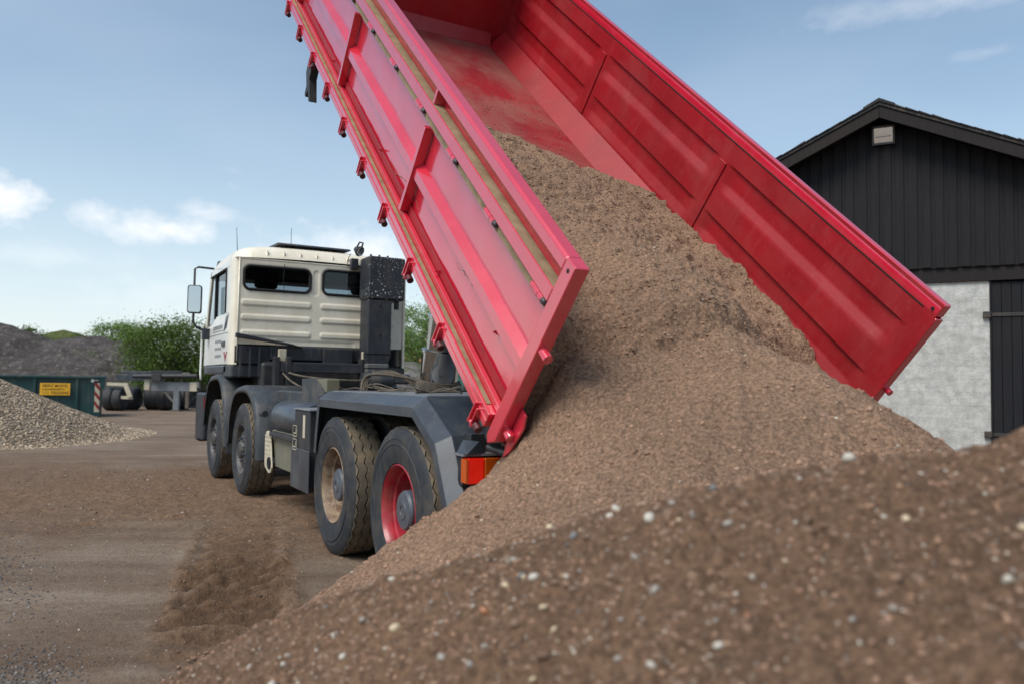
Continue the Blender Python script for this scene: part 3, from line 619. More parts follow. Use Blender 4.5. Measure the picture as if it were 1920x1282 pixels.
# ---- wheels
def zig(a, n, amp): 
    t = (a*n/(2*np.pi)) % 1.0; return amp*(np.abs(t-0.5)*4-1)
def tyre_mesh(w=0.305, rim=0.293, R=0.54, grooves=4):
    pr = [(-0.035, rim), (-0.016, rim+0.012), (-0.008, rim+0.05), (0.0, rim+0.10), (0.0, rim+0.128), (0.003, rim+0.13), (0.003, rim+0.138), (-0.003, rim+0.142), (-0.004, rim+0.165), (-0.001, rim+0.168), (-0.003, rim+0.176), (-0.012, rim+0.205), (-0.022, R-0.018), (-0.035, R-0.004)]
    ys = []; rs = []; zz = []
    for (a, b_) in pr: ys.append(a); rs.append(b_); zz.append(0)
    for g in range(grooves):
        yg = -w*(0.17+0.66*g/(grooves-1))
        for d, rr_ in ((0.007, R), (0.004, R-0.014), (-0.004, R-0.014), (-0.007, R)): ys.append(yg+d); rs.append(rr_); zz.append(1)
    for (a, b_) in pr[::-1]: ys.append(-w-a); rs.append(b_); zz.append(0)
    ys, rs, zz = map(np.array, (ys, rs, zz)); n = 128; a = np.arange(n)*2*np.pi/n
    A, Yp = np.meshgrid(a, ys, indexing='ij'); Rr = np.broadcast_to(rs, A.shape); Zf = np.broadcast_to(zz, A.shape)
    Yp = Yp+Zf*zig(A, 32, 0.011)
    V = np.stack([Rr*np.cos(A), Yp, Rr*np.sin(A)], -1).reshape(-1, 3); m_ = len(ys)
    i = np.arange(n)[:, None]; j = np.arange(m_-1)[None]
    F = np.stack([i*m_+j, i*m_+j+1, ((i+1) % n)*m_+j+1, ((i+1) % n)*m_+j], -1).reshape(-1, 4)
    me = np_mesh('tyre', V, F); me.materials.append(m_rub); me.materials.append(m_tread)
    mi = np.zeros((n, m_-1), np.int32); mi[:, 13:m_-14] = 1; me.polygons.foreach_set('material_index', mi.ravel())
    me.polygons.foreach_set('use_smooth', [True]*len(F)); me.set_sharp_from_angle(angle=R_(40)); return me
ty = tyre_mesh(0.33); tyr = tyre_mesh(0.30)
def lathe_me(prof, name, mat, n=48, ang=35):
    me = MB().lathe(prof, n).mesh(name); me.materials.append(mat); me.polygons.foreach_set('use_smooth', [True]*len(me.polygons)); me.set_sharp_from_angle(angle=R_(ang)); return me
front_rim = lathe_me([(-0.30, .27), (-0.30, .296), (-0.04, .294), (-0.022, .300), (-0.018, .290), (-0.03, .280), (-0.075, .268), (-0.085, .245), (-0.07, .225), (-0.045, .21), (-0.04, .165), (-0.035, .15), (-0.035, .11), (-0.01, .10), (0.0, .085), (0.002, .0)], 'rim', m_rimd)
def rear_rim(mat): return lathe_me([(-0.28, .26), (-0.28, .296), (-0.04, .294), (-0.022, .300), (-0.016, .292), (-0.03, .282), (-0.05, .272), (-0.09, .266), (-0.10, .252), (-0.15, .247), (-0.19, .235), (-0.205, .20), (-0.21, .12), (-0.21, 0.0)], 'rim', mat)
rim_b = rear_rim(m_rimb); rim_r = rear_rim(m_rimr); rim_d = rear_rim(m_rimd)
hub_me = lathe_me([(-0.21, .155), (-0.19, .155), (-0.185, .135), (-0.07, .128), (-0.055, .115), (-0.05, .06), (-0.045, .055), (-0.045, .03), (-0.05, .028), (-0.05, 0.0)], 'hub', m_hub)
def ring_me(n, r, rad, y0, y1, name, mat, k=8):
    b_ = MB()
    for i in range(n):
        a = i*2*math.pi/n; b_.tube([(r*math.cos(a), y0, r*math.sin(a)), (r*math.cos(a), y1, r*math.sin(a))], rad, k)
    me = b_.mesh(name); me.materials.append(mat); return me
bolts_f = ring_me(10, .135, .012, -0.04, -0.012, 'wheel_nuts', m_hub, 6); holes_f = ring_me(10, .19, .017, -0.06, -0.0405, 'vent_holes', m_black, 10)
bolts_r = ring_me(10, .17, .013, -0.21, -0.18, 'wheel_nuts', m_hub, 6)
def wheel(x, y, meshes, side, R=0.54, lab=None):
    w = empty('wheel', (x, y, R), (0, 0.3*x, 0 if side > 0 else math.pi), truck)
    if lab: w['label'] = lab
    for nme, me in meshes: link(nme, me, None, w)
    return w
A4, A3 = 0.0, 1.4; A2 = A3+3.6153; A1 = A2+1.8926
for s_ in (1, -1):
    for ax in (A1, A2): wheel(ax, s_*1.24, [('tyre', ty), ('rim', front_rim), ('wheel_nuts', bolts_f), ('vent_holes', holes_f)], s_)
    for ax, rm in ((A3, rim_b), (A4, rim_r)):
        wheel(ax, s_*1.235, [('tyre', tyr), ('rim', rm if s_ > 0 else rim_d), ('hub', hub_me), ('wheel_nuts', bolts_r)], s_, lab=('wheel with rusty beige rim' if ax > 1 else 'wheel with red rim') if s_ > 0 else None)
        wheel(ax, s_*(1.235-0.34), [('tyre', tyr), ('rim', rim_d)], s_)

# ---- chassis
ch = empty('chassis', (0, 0, 0), parent=truck)
for s_ in (1, -1):
    MB().box(-0.95, 7.9, s_*0.42-0.04, s_*0.42+0.04, 0.78, 1.06).build('frame_rail', m_chass, ch, bevel=0.005)
    MB().box(-0.9, 2.6, s_*0.42-0.045, s_*0.42+0.045, 1.062, 1.17).build('sub_frame', m_chass, ch, bevel=0.005)
for x_ in (-0.9, -0.2, 0.7, 1.9, 3.2, 4.4, 6.0): MB().box(x_-0.05, x_+0.05, -0.379, 0.379, 0.85, 1.02).build('cross_member', m_chass, ch)
for ax in (A4, A3):
    MB().tube([(ax, -0.9, .54), (ax, .9, .54)], .08, 14).lathe([(-.22, .06), (-.16, .2), (0, .24), (.16, .2), (.22, .06)], 18, 'y', (ax, 0, .54)).build('drive_axle', m_chass, ch, smooth='auto')
for ax in (A2, A1): MB().box(ax-0.06, ax+0.06, -1.0, 1.0, .42, .54).build('front_axle', m_chass, ch, bevel=0.01)
MB().tube([(1.6, 0, .6), (4.6, 0, .75)], .05, 12).build('drive_shaft', m_chass, ch, smooth='auto')
MB().box(4.4, 6.9, -.35, .35, .55, 1.25).build('gearbox', m_chass, ch, bevel=0.05)
for s_ in (1, -1):
    for k in range(4): MB().box(A4-0.1+0.0, A3+0.1, s_*0.55-0.04, s_*0.55+0.04, .62+.03*k, .645+.03*k).build('leaf_spring', m_chass, ch)
# rear cross beam, hinge brackets, underrun bar
MB().box(-0.79, -0.70, -1.1, 1.1, .88, 1.08).build('rear_beam', m_chass, ch, bevel=0.008)
for s_ in (1, -1):
    MB().prism([(-1.0, 1.0), (-1.55, 1.02), (-1.58, 1.10), (-1.45, 1.16), (-0.9, 1.17)], 'y', s_*0.42-0.05, s_*0.42+0.05).build('hinge_bracket', m_chass, ch, bevel=0.006)
MB().tube([(HX-0.02, -0.75, HZ-0.02), (HX-0.02, 0.75, HZ-0.02)], .045, 14).build('hinge_shaft', m_chass, ch, smooth='auto')

# rear mudguards: sheet swept along an angular profile, chamfered edge and lip
def mudguard(s_):
    prof = [(1.93, .46), (1.90, .78), (1.80, 1.26), (1.74, 1.275), (-0.30, 1.275), (-0.68, 1.06), (-0.90, .66)]
    sec = [(0.50, 0.0), (1.165, 0.0), (1.25, -0.062), (1.25, -0.125)]
    b_ = MB(); rows = []
    P = [Vector((p_[0], 0, p_[1])) for p_ in prof]
    for i, p_ in enumerate(P):
        t = (P[min(i+1, len(P)-1)]-P[max(i-1, 0)]).normalized(); nrm = Vector((t.z, 0, -t.x))
        if i == 2: nrm = Vector((1, 0, .6)).normalized()
        if nrm.z < 0 and i > 2: nrm = -nrm
        if i <= 2 and nrm.x < 0: nrm = -nrm
        rows.append([(p_+nrm*d)+Vector((0, s_*y_, 0)) for (y_, d) in sec])
    for i in range(len(rows)-1):
        for j in range(len(sec)-1):
            if i >= 1 or j < 1: b_.quad(rows[i][j], rows[i][j+1], rows[i+1][j+1], rows[i+1][j])
    me = b_.mesh('rear_mudguard'); 
    bm = bmesh.new(); bm.from_mesh(me); bmesh.ops.remove_doubles(bm, verts=bm.verts, dist=0.0005); bmesh.ops.recalc_face_normals(bm, faces=bm.faces); bm.to_mesh(me); bm.free()
    o = link('rear_mudguard', me, m_grey, ch); so = o.modifiers.new('thick', 'SOLIDIFY'); so.thickness = 0.008; so.offset = 0
    bv = o.modifiers.new('bv', 'BEVEL'); bv.width = 0.004; bv.segments = 2
    return o
mudguard(1); mudguard(-1)
MB().box(-0.26, 1.72, -1.14, 1.14, 1.2775, 1.284).build('deck_plate', m_deck, ch)
MB().box(-0.55, -0.25, -0.5, 0.5, 1.10, 1.25).build('rear_box', m_chass, ch, bevel=0.01)
# rear light bars
for s_ in (1, -1):
    MB().box(-0.905, -0.78, s_*1.19 if s_ < 0 else 0.50, 1.20 if s_ > 0 else -0.50, .965, .977).build('light_shelf', m_deck, ch)
    MB().box(-0.86, -0.80, min(s_*1.18, s_*.52), max(s_*1.18, s_*.52), .80, .962).build('light_housing', m_chass, ch)
    ys = [1.195, 1.183, 1.08, 0.985, 0.83, 0.70, 0.56]
    for k, (mt, nm) in enumerate(((m_lo, 'side_lens'), (m_lrl, 'tail_lens'), (m_lo, 'turn_lens'), (m_lr, 'brake_lens'), (m_lr, 'fog_lens'), (m_beige, 'reverse_lens'))):
        y0, y1 = sorted((s_*ys[k], s_*ys[k+1]))
        if k == 0: MB().box(-0.935, -0.87, y0, y1, .822, .952).build(nm, mt, ch)
        else: MB().box(-0.93, -0.862, y0+.003, y1-.003, .815, .955).build(nm, mt, ch, bevel=0.006)
MB().add([(-0.93, 1.19, .979), (-0.80, 1.19, .979), (-0.82, 1.16, 1.05), (-0.90, 1.10, 1.045), (-0.90, 1.06, .979)], [(0, 1, 2), (0, 2, 3), (0, 3, 4)]).build('light_bracket', m_grey, ch)
# greasy bits at the tail hinge
g = MB()
for (p0, p1, r0) in (((-1.05, 1.12, 1.10), (-1.05, .95, 1.10), .05), ((-1.10, 1.05, 1.05), (-1.2, .98, 1.02), .025), ((-1.0, 1.1, 1.02), (-1.15, 1.02, .98), .02), ((-1.02, 1.0, 1.14), (-1.02, .85, 1.14), .035)): g.tube([p0, p1], r0, 12)
g.build('tail_lock_gear', m_chass, ch, smooth='auto')
MB().prism([(-0.86, 1.30), (-0.98, 1.29), (-1.03, 1.20), (-1.0, 1.13), (-0.92, 1.12)], 'y', 1.08, 1.13).build('stop_bracket', m_grey, ch, bevel=0.006)

# telescopic ram
ram = empty('hydraulic_ram', (2.05, 0.03, 1.27), parent=truck)
top = Vector((-0.20, 0, 1.0)); ax_ = top.normalized(); 
def ramcyl(d0, d1, r0, name, mat, lip=0.012):
    p0, p1 = ax_*d0, ax_*d1
    b_ = MB().tube([p0, p1], r0, 40)
    if lip: b_.tube([p1-ax_*0.02, p1], r0+lip, 40)
    b_.build(name, mat, ram, smooth='auto')
ramcyl(-0.35, 0.12, 0.205, 'ram_collar', m_hose, 0.0); ramcyl(0.04, 0.10, 0.215, 'ram_band', m_hose, 0.0)
ramcyl(0.1, 0.40, 0.178, 'ram_stage', m_chrome); ramcyl(0.38, 0.72, 0.150, 'ram_stage', m_chrome); ramcyl(0.70, 1.15, 0.12, 'ram_stage', m_chrome); ramcyl(1.1, 1.75, 0.09, 'ram_stage', m_chrome)
for s_ in (1, -1): MB().box(-0.25, 0.25, s_*0.27-0.04, s_*0.27+0.04, -0.15, 0.03).build('ram_cradle', m_chass, ram, bevel=0.01)
# hydraulic hoses over the deck
hz = empty('hydraulic_hoses', (0, 0, 0), parent=truck)
def hose(pts, r=0.012, mat=None):
    pts = [Vector(p_) for p_ in pts]; out = []
    for i in range(len(pts)-1):
        p0 = pts[max(i-1, 0)]; p1 = pts[i]; p2 = pts[i+1]; p3 = pts[min(i+2, len(pts)-1)]
        for k in range(6):
            t = k/6; out.append(0.5*((2*p1)+(p2-p0)*t+(2*p0-5*p1+4*p2-p3)*t*t+(-p0+3*p1-3*p2+p3)*t**3))
    out.append(pts[-1]); MB().tube(out, r, 8).build('hose', mat or m_hose, hz, smooth='auto')
for k in range(4): hose([(2.55-.12*k, .55+.06*k, 1.26), (2.60-.12*k, .50+.05*k, 1.42), (2.50-.12*k, .30, 1.46-.02*k), (2.35-.1*k, .15, 1.33)], .012)
for k in range(3): hose([(2.9, -.1-.08*k, 1.2), (2.75, -.12-.08*k, 1.42), (2.5, -.2-.05*k, 1.44), (2.2, -.25, 1.3)], .016)
for k in range(10):
    x0 = rng.uniform(-.1, 1.6); y0 = rng.uniform(.2, 1.05); p = [(x0, y0, 1.296)]; a = rng.uniform(0, 6.3)
    for j in range(5): a += rng.normal(0, .6); x0 = float(np.clip(x0+.18*math.cos(a), -.2, 1.7)); y0 = float(np.clip(y0+.12*math.sin(a), .05, 1.08)); p.append((x0, y0, 1.296+abs(rng.normal(0, .02))))
    hose(p, rng.uniform(.004, .008))
hose([(5.75, .62, 1.5), (5.4, .45, 1.42), (5.2, .1, 1.38), (5.2, -.4, 1.38), (5.3, -.5, 1.5)], .014)
hose([(5.75, .62, 1.5), (5.2, .62, 1.36), (4.4, .6, 1.24), (3.6, .7, 1.22)], .012)

# ---- things along the left side
sidep = empty('side_equipment', (0, 0, 0), parent=truck)
for k, x0 in enumerate((0.0, 0.13)):
    pr = [(0.0, 0.0), (0.012, .10), (0.035, .155), (0.07, .172), (0.09, .175), (1.15, .175), (1.2, .16), (1.22, 0)]
    MB().lathe([(-t_, r_2) for t_, r_2 in pr], 28, 'x', (3.92-0.16*k, 1.02-.13*(1-k), .98+0.0*k)).build('air_tank', m_grey, sidep, smooth='auto')
MB().box(2.7, 3.7, .80, 1.2, .78, .83).build('tank_shelf', m_chass, sidep, bevel=0.01)
MB().tube([(4.05, 1.2, 1.0), (3.9, 1.2, 1.0)], .035, 12).build('tank_bolt', m_chass, sidep, smooth='auto')
# silencer with its perforated outer guard and tail pipe
def rrect(x0, x1, z0, z1, r_4, n=6):
    pts = []
    for cx, cz_, a0 in ((x1-r_4, z1-r_4, 0), (x0+r_4, z1-r_4, 90), (x0+r_4, z0+r_4, 180), (x1-r_4, z0+r_4, 270)):
        for k in range(n+1): a = R_(a0+90*k/n); pts.append((cx+r_4*math.cos(a), cz_+r_4*math.sin(a)))
    return pts
MB().prism(rrect(2.75, 3.84, .47, .84, .06), 'y', .62, 1.14).build('silencer', m_olive, sidep, bevel=0.004)
gpoly = [(3.93, .44), (3.95, .50), (3.95, .74), (3.91, .815), (3.82, .83), (3.72, .78), (3.66, .62), (3.62, .46), (3.66, .40), (3.76, .385)]
MB().prism(gpoly, 'y', 1.165, 1.185).build('silencer_guard', m_beige, sidep, bevel=0.012, seg=3)
for k in range(5): MB().box(3.69, 3.93, 1.1855, 1.189, .585+.045*k, .60+.045*k).build('guard_ridge', m_beige, sidep, bevel=0.003)
MB().tube([(3.70, 1.05, .50), (3.70, 1.20, .50)], .062, 24, caps=False).build('tail_pipe', m_chass, sidep, smooth='auto')
MB().tube([(3.70, 1.05, .50), (3.70, 1.19, .50)], .055, 24).build('pipe_bore', m_black, sidep)
MB().tube([(3.1, 1.0, .92), (3.0, 1.05, .98), (2.85, 1.05, .98), (2.75, 1.0, .90)], .018, 10).build('air_pipe', m_hose, sidep, smooth='auto')
MB().box(2.95, 3.25, 1.0, 1.14, .85, .94).build('valve_block', m_gal, sidep, bevel=0.01)
# battery box and front flap of the mudguard
MB().box(2.02, 2.52, .75, 1.24, .44, 1.10).build('battery_box', m_chass, sidep, bevel=0.012)
MB().box(2.0, 2.54, .73, 1.252, 1.10, 1.115).build('box_lid', m_deck, sidep, bevel=0.004)
MB().box(1.96, 2.56, 1.245, 1.257, .40, .76).build('side_flap', m_grey, sidep, bevel=0.006)
for (x0, x1, z0, z1) in ((2.36, 2.50, .86, .96), (2.36, 2.50, .74, .84)):
    t_ = .006
    for bx in ((x0, x1, z0, z0+t_), (x0, x1, z1-t_, z1), (x0, x0+t_, z0, z1), (x1-t_, x1, z0, z1), (x0+.03, x1-.03, z0+.025, z0+.035), (x0+.03, x0+.04, z0+.03, z1-.02)): MB().box(bx[0], bx[1], 1.2585, 1.2605, bx[2], bx[3]).build('warning_decal', m_beige, sidep)
MB().box(2.16, 2.23, 1.2405, 1.243, .86, 1.06).build('torn_sticker', m_beige, sidep)
# bar between front and rear axles with cover plate
MB().box(2.75, 4.75, .86, .93, 1.12, 1.25).build('side_bar', m_plast2, sidep, bevel=0.02)
MB().tube([(4.72, .86, 1.185), (4.72, .94, 1.185)], .075, 20).build('bar_end', m_plast2, sidep, smooth='auto')
MB().prism([(3.42, 1.14), (3.42, 1.38), (2.95, 1.39), (2.62, 1.26), (2.62, 1.14)], 'y', .935, .945).build('cover_plate', m_plast2, sidep, bevel=0.004)
MB().box(2.6, 3.0, .80, .93, 1.25, 1.38).build('oil_box', m_olive, sidep, bevel=0.01)

# ---- front mudguards, bumper, steps
fr = empty('front_mudguards', (0, 0, 0), parent=truck)
def smooth_path(pts, n=6):
    P = [Vector((a, 0, b_)) for a, b_ in pts]; out = []
    for i in range(len(P)-1):
        p0 = P[max(i-1, 0)]; p1 = P[i]; p2 = P[i+1]; p3 = P[min(i+2, len(P)-1)]
        for k in range(n): t = k/n; out.append(0.5*((2*p1)+(p2-p0)*t+(2*p0-5*p1+4*p2-p3)*t*t+(-p0+3*p1-3*p2+p3)*t**3))
    return out+[P[-1]]
def arch(pts, s_, name='front_mudguard', yin=.62, yout=1.25):
    P = smooth_path(pts); sec = [(yin, 0), (yout-.05, 0), (yout-.015, -.015), (yout, -.05), (yout, -.085)]; rows = []
    for i, p_ in enumerate(P):
        t = (P[min(i+1, len(P)-1)]-P[max(i-1, 0)]).normalized(); nrm = Vector((t.z, 0, -t.x)); rows.append([p_+nrm*d+Vector((0, s_*y_, 0)) for y_, d in sec])
    b_ = MB(); m_ = len(sec); b_.add([q for r_3 in rows for q in r_3], [(i*m_+j, i*m_+j+1, (i+1)*m_+j+1, (i+1)*m_+j) for i in range(len(rows)-1) for j in range(m_-1)])
    o = b_.build(name, m_plast2, fr, smooth='auto'); so = o.modifiers.new('t', 'SOLIDIFY'); so.thickness = 0.008; return o
for s_ in (1, -1):
    arch([(5.80, .55), (5.74, .90), (5.48, 1.20), (5.1, 1.29), (4.60, 1.275), (4.25, 1.10), (4.08, .78), (4.03, .48)], s_)
    arch([(7.75, .70), (7.62, 1.08), (7.35, 1.36), (6.9, 1.43), (6.45, 1.40), (6.15, 1.15), (6.02, .85), (5.97, .48)], s_)
    MB().box(5.93, 6.5, min(s_*.62, s_*1.20), max(s_*.62, s_*1.20), 1.385, 1.56).build('fender_cover', m_plast2, fr, bevel=0.03)
    MB().box(6.3, 8.15, min(s_*.9, s_*1.20), max(s_*.9, s_*1.20), 1.43, 1.56).build('cab_skirt', m_grey, fr, bevel=0.03)
    MB().box(7.75, 8.45, min(s_*1.05, s_*1.25), max(s_*1.05, s_*1.25), .45, 1.15).build('entry_step', m_plast, fr, bevel=0.03)
    MB().box(7.742, 7.75, min(s_*1.17, s_*1.24), max(s_*1.17, s_*1.24), .92, 1.08).build('marker_lamp', m_lr, fr)
    MB().box(5.85, 5.87, min(s_*.85, s_*1.24), max(s_*.85, s_*1.24), .42, .75).build('mud_flap', m_plast2, fr)
MB().box(8.3, 8.55, -1.24, 1.24, .40, 1.05).build('bumper', m_plast2, fr, bevel=0.05)

# ---- cab
XC = 5.915
cab = empty('cab', (0, 0, 0), parent=truck); cab['label'] = 'white driver cab seen from behind'
def sd_rr(y, z, y0, y1, z0, z1, r):
    cy, cz_ = (y0+y1)/2, (z0+z1)/2; hx_, hz_ = abs(y1-y0)/2-r, (z1-z0)/2-r
    qx = np.abs(y-cy)-hx_; qz = np.abs(z-cz_)-hz_
    return np.hypot(np.maximum(qx, 0), np.maximum(qz, 0))+np.minimum(np.maximum(qx, qz), 0)-r
WINS = [(0.205, 1.074, 2.535, 2.845, .08), (-1.0, .03, 2.535, 2.865, .08)]
yy = np.arange(-1.14, 1.141, .012); zz = np.arange(1.82, 2.945, .012); YY, ZZ = np.meshgrid(yy, zz); dep = np.zeros_like(YY); hole = np.zeros(YY.shape, bool)
for w in WINS:
    d = sd_rr(YY, ZZ, *w); hole |= d < -.012; dep += .012*np.clip(1-d/.03, 0, 1)*(d > -.02)
for z0, z1 in ((2.325, 2.40), (2.135, 2.205), (1.93, 2.0)):
    for y0, y1 in ((.19, 1.10), (-1.0, .055)):
        d = sd_rr(YY, ZZ, y0, y1, z0, z1, .03); dep -= .013*sstep(.010, -.010, d)
d = sd_rr(YY, ZZ, .09, .16, 2.50, 2.84, .03); dep += .01*sstep(.008, -.008, d)
dep += .010*sstep(1.90, 1.87, ZZ)*sstep(.55, .5, np.abs(YY-.1))
me = np_mesh('rear_panel', np.stack([XC+dep, YY, ZZ], -1).reshape(-1, 3), grid_faces(*YY.shape, ~hole)[:, ::-1])
link('rear_panel', me, m_white, cab, smooth='auto', ang=60)
def frame_ring(w, x, r, name, mat, n=8, ext=0.0):
    pts = [Vector((x, a, b_)) for a, b_ in rrect(min(w[0], w[1])-ext, max(w[0], w[1])+ext, w[2]-ext, w[3]+ext, w[4], 6)]
    pts.append(pts[0]); pts.append(pts[1]); return MB().tube(pts, r, n, caps=False).build(name, mat, cab, smooth='auto')
for w in WINS:
    frame_ring(w, XC-.002, .018, 'window_gasket', m_black)
    MB().prism(rrect(w[0]+.005, w[1]-.005, w[2]+.005, w[3]-.005, .07), 'x', XC+.004, XC+.008).build('rear_window', m_glass, cab)
# corners, sides, roof
for s_ in (1, -1):
    col = MB(); pts = [(XC, s_*1.139), (XC+.008, s_*1.165), (XC+.03, s_*1.188), (XC+.07, s_*1.20), (XC+.30, s_*1.20)]
    n_ = len(pts); col.add([(x_, y_, z_) for x_, y_ in pts for z_ in (1.555, 2.945)], [(2*i, 2*i+1, 2*i+3, 2*i+2) for i in range(n_-1)])
    col.build('corner_pillar', m_white, cab, smooth=True)
    MB().tube([(XC-.004, s_*1.137, 1.60), (XC-.004, s_*1.137, 2.94)], .008, 8).build('corner_seam', m_white, cab, smooth=True)
    yo = s_*1.2; yi = s_*1.16
    y0, y1 = sorted((yo, yi))
    dm = m_whitedoor
    # door: lower panel, window surround and sill
    MB().prism([(6.215, 1.56), (8.18, 1.56), (8.12, 2.12), (7.55, 2.14), (7.15, 2.24), (6.215, 2.24)], 'y', y0, y1).build('door', dm, cab, bevel=0.008)
    MB().prism([(6.215, 2.24), (6.42, 2.24), (6.42, 2.86), (6.215, 2.86)], 'y', y0, y1).build('door_pillar', dm, cab, bevel=0.006)
    MB().prism([(6.215, 2.86), (7.75, 2.86), (7.70, 2.945), (6.215, 2.945)], 'y', y0, y1).build('door_top', dm, cab, bevel=0.006)
    MB().prism([(7.98, 2.14), (8.12, 2.12), (7.78, 2.945), (7.66, 2.945)], 'y', y0, y1).build('front_pillar', m_white, cab, bevel=0.006)
    MB().quad((6.42, s_*1.18, 2.24), (7.15, s_*1.18, 2.24), (7.55, s_*1.18, 2.14), (7.98, s_*1.18, 2.14), (7.70, s_*1.18, 2.86), (6.42, s_*1.18, 2.86)).build('door_window', m_glass, cab)
    MB().tube([(6.44, s_*1.201, 2.25), (6.44, s_*1.201, 2.85), (7.68, s_*1.201, 2.85)], .016, 8).build('window_gasket', m_black, cab, smooth=True)
    MB().box(7.28, 7.33, min(s_*1.165, s_*1.205), max(s_*1.165, s_*1.205), 2.21, 2.86).build('window_divider', m_black, cab)
    MB().box(6.40, 6.62, min(s_*1.2, s_*1.218), max(s_*1.2, s_*1.218), 1.80, 1.87).build('door_handle', m_plast2, cab, bevel=0.006)
    MB().tube([(8.16, s_*1.235, 1.35), (8.22, s_*1.235, 1.45), (8.18, s_*1.235, 2.12), (8.05, s_*1.22, 2.2)], .016, 8).build('grab_rail', m_whitedoor, cab, smooth=True)
    MB().box(6.2, 8.15, min(s_*1.2, s_*1.2025), max(s_*1.2, s_*1.2025), 1.975, 1.982).build('door_crease', m_plast2, cab)
# faded lettering and emblems on the near door
m_ink = paint('decal_ink', srgb(120, 122, 128), 0.6, dust=0); m_inkd = paint('decal_dark', srgb(60, 62, 72), 0.5, dust=0); m_emb = paint('decal_red', srgb(150, 40, 50), 0.5, dust=0)
for k in range(3):
    for j in range(5): MB().box(7.12-.10*j, 7.18-.10*j, 1.2005, 1.2025, 1.86-.10*k, 1.90-.10*k).build('faded_lettering', m_ink, cab)
for j in range(9): MB().box(7.34-.085*j, 7.38-.085*j, 1.2005, 1.2025, 2.05, 2.105).build('door_lettering', m_inkd, cab)
MB().box(6.62, 7.40, 1.2005, 1.2025, 2.02, 2.028).build('underline', m_inkd, cab)
for j in range(3): MB().prism([(6.56-.08*j, 2.0+.02*j), (6.50-.08*j, 2.0+.02*j), (6.36-.08*j, 2.20+.01*j), (6.39-.08*j, 2.20+.01*j)], 'y', 1.2005, 1.203).build('swoosh_stripe', m_inkd, cab)
MB().prism([(6.50, 1.73), (6.42, 1.73), (6.40, 1.69), (6.33, 1.69), (6.31, 1.73), (6.24, 1.73), (6.37, 1.585)], 'y', 1.2005, 1.203).build('triangular_emblem', m_emb, cab)
# roof shell
xs = np.linspace(-1, 1, 36); ysr = np.linspace(-1, 1, 44); XS, YS = np.meshgrid(xs, ysr)
e = np.maximum(np.abs(XS)**7, np.abs(YS)**9*1.0); e = np.clip((np.abs(XS)**7+np.abs(YS)**9), 0, 1)
inset = 0.07*np.sqrt(np.clip(e, 0, 1))
RX = 6.86+XS*0.955; RY = YS*1.19; RZ = 2.945+.20*np.sqrt(np.clip(1-e, 0, 1))+.03*(1-YS**2)
SCL = 1-0.0*RX
link('roof', np_mesh('roof', np.stack([RX, RY, RZ], -1).reshape(-1, 3), grid_faces(*XS.shape)), m_white, cab, smooth=True)
MB().box(XC-.006, XC+.05, -1.16, 1.16, 2.932, 2.952).build('drip_rail', m_white, cab, bevel=0.006)
for k in range(9): MB().box(XC+.002, XC+.03, .78-.22*k, .79-.22*k, 2.975, 3.075).build('roof_rib', m_white, cab, bevel=0.004)
# front
MB().box(8.10, 8.18, -1.15, 1.15, 1.50, 2.12).build('front_panel', m_white, cab, bevel=0.02)
MB().quad((8.12, 1.12, 2.12), (8.12, -1.12, 2.12), (7.74, -1.12, 2.93), (7.74, 1.12, 2.93)).build('windscreen', m_glass, cab)
MB().box(7.66, 7.80, -1.16, 1.16, 2.87, 2.96).build('windscreen_header', m_plast, cab)
MB().prism([(7.78, 2.93), (8.12, 2.86), (8.14, 2.90), (7.86, 3.13), (7.78, 3.13)], 'y', -1.10, 1.10).build('sun_visor', paint('visor_blue', srgb(46, 48, 78), .35, dust=.1), cab, bevel=0.01)
# inside: floor, seats, liner
m_seat = paint('seat_cloth', srgb(34, 36, 44), .9, dust=0.1)
MB().box(5.96, 8.08, -1.14, 1.14, 1.54, 1.58).build('cab_floor', m_seat, cab)
MB().box(5.96, 7.7, -1.14, 1.14, 2.90, 2.925).build('roof_liner', m_seat, cab)
MB().box(5.96, 6.6, .62, 1.12, 2.74, 2.90).build('storage_shelf', m_seat, cab)
for y_ in (.66, -.72):
    MB().box(6.45, 6.62, y_-.27, y_+.27, 1.95, 2.62).box(6.45, 7.05, y_-.27, y_+.27, 1.85, 2.02).box(6.47, 6.58, y_-.16, y_+.16, 2.62, 2.80).build('seat', m_seat, cab, bevel=0.05, seg=3)
MB().box(7.6, 8.08, -1.1, 1.1, 1.58, 2.16).build('dashboard', m_seat, cab, bevel=0.05)
# mirrors
for s_ in (1, -1):
    MB().tube([(7.75, s_*1.16, 3.0), (7.75, s_*1.38, 3.01), (7.75, s_*1.43, 2.98), (7.75, s_*1.43, 2.2), (7.75, s_*1.38, 2.12), (7.75, s_*1.18, 2.03)], .016, 8).build('mirror_arm', m_plast, cab, smooth=True)
    y0, y1 = (1.325, 1.525) if s_ > 0 else (-1.525, -1.325)
    ymid = (y0+y1)/2; mr = (0, R_(0.5), R_(-13)*s_)
    MB().prism(rrect(y0-ymid, y1-ymid, -.2075, .2075, .035), 'x', -.02, .08).build('mirror_housing', m_plast2, cab, bevel=0.012, loc=(7.72, ymid, 2.5275), rot=mr)
    MB().prism(rrect(y0+.015-ymid, y1-.015-ymid, -.1925, .1925, .03), 'x', -.026, -.021).build('mirror_glass', m_mirror, cab, loc=(7.72, ymid, 2.5275), rot=mr)
    MB().box(7.68, 7.82, min(s_*1.2, s_*1.30), max(s_*1.2, s_*1.30), 1.94, 2.10).build('mirror_foot', m_plast, cab, bevel=0.012)
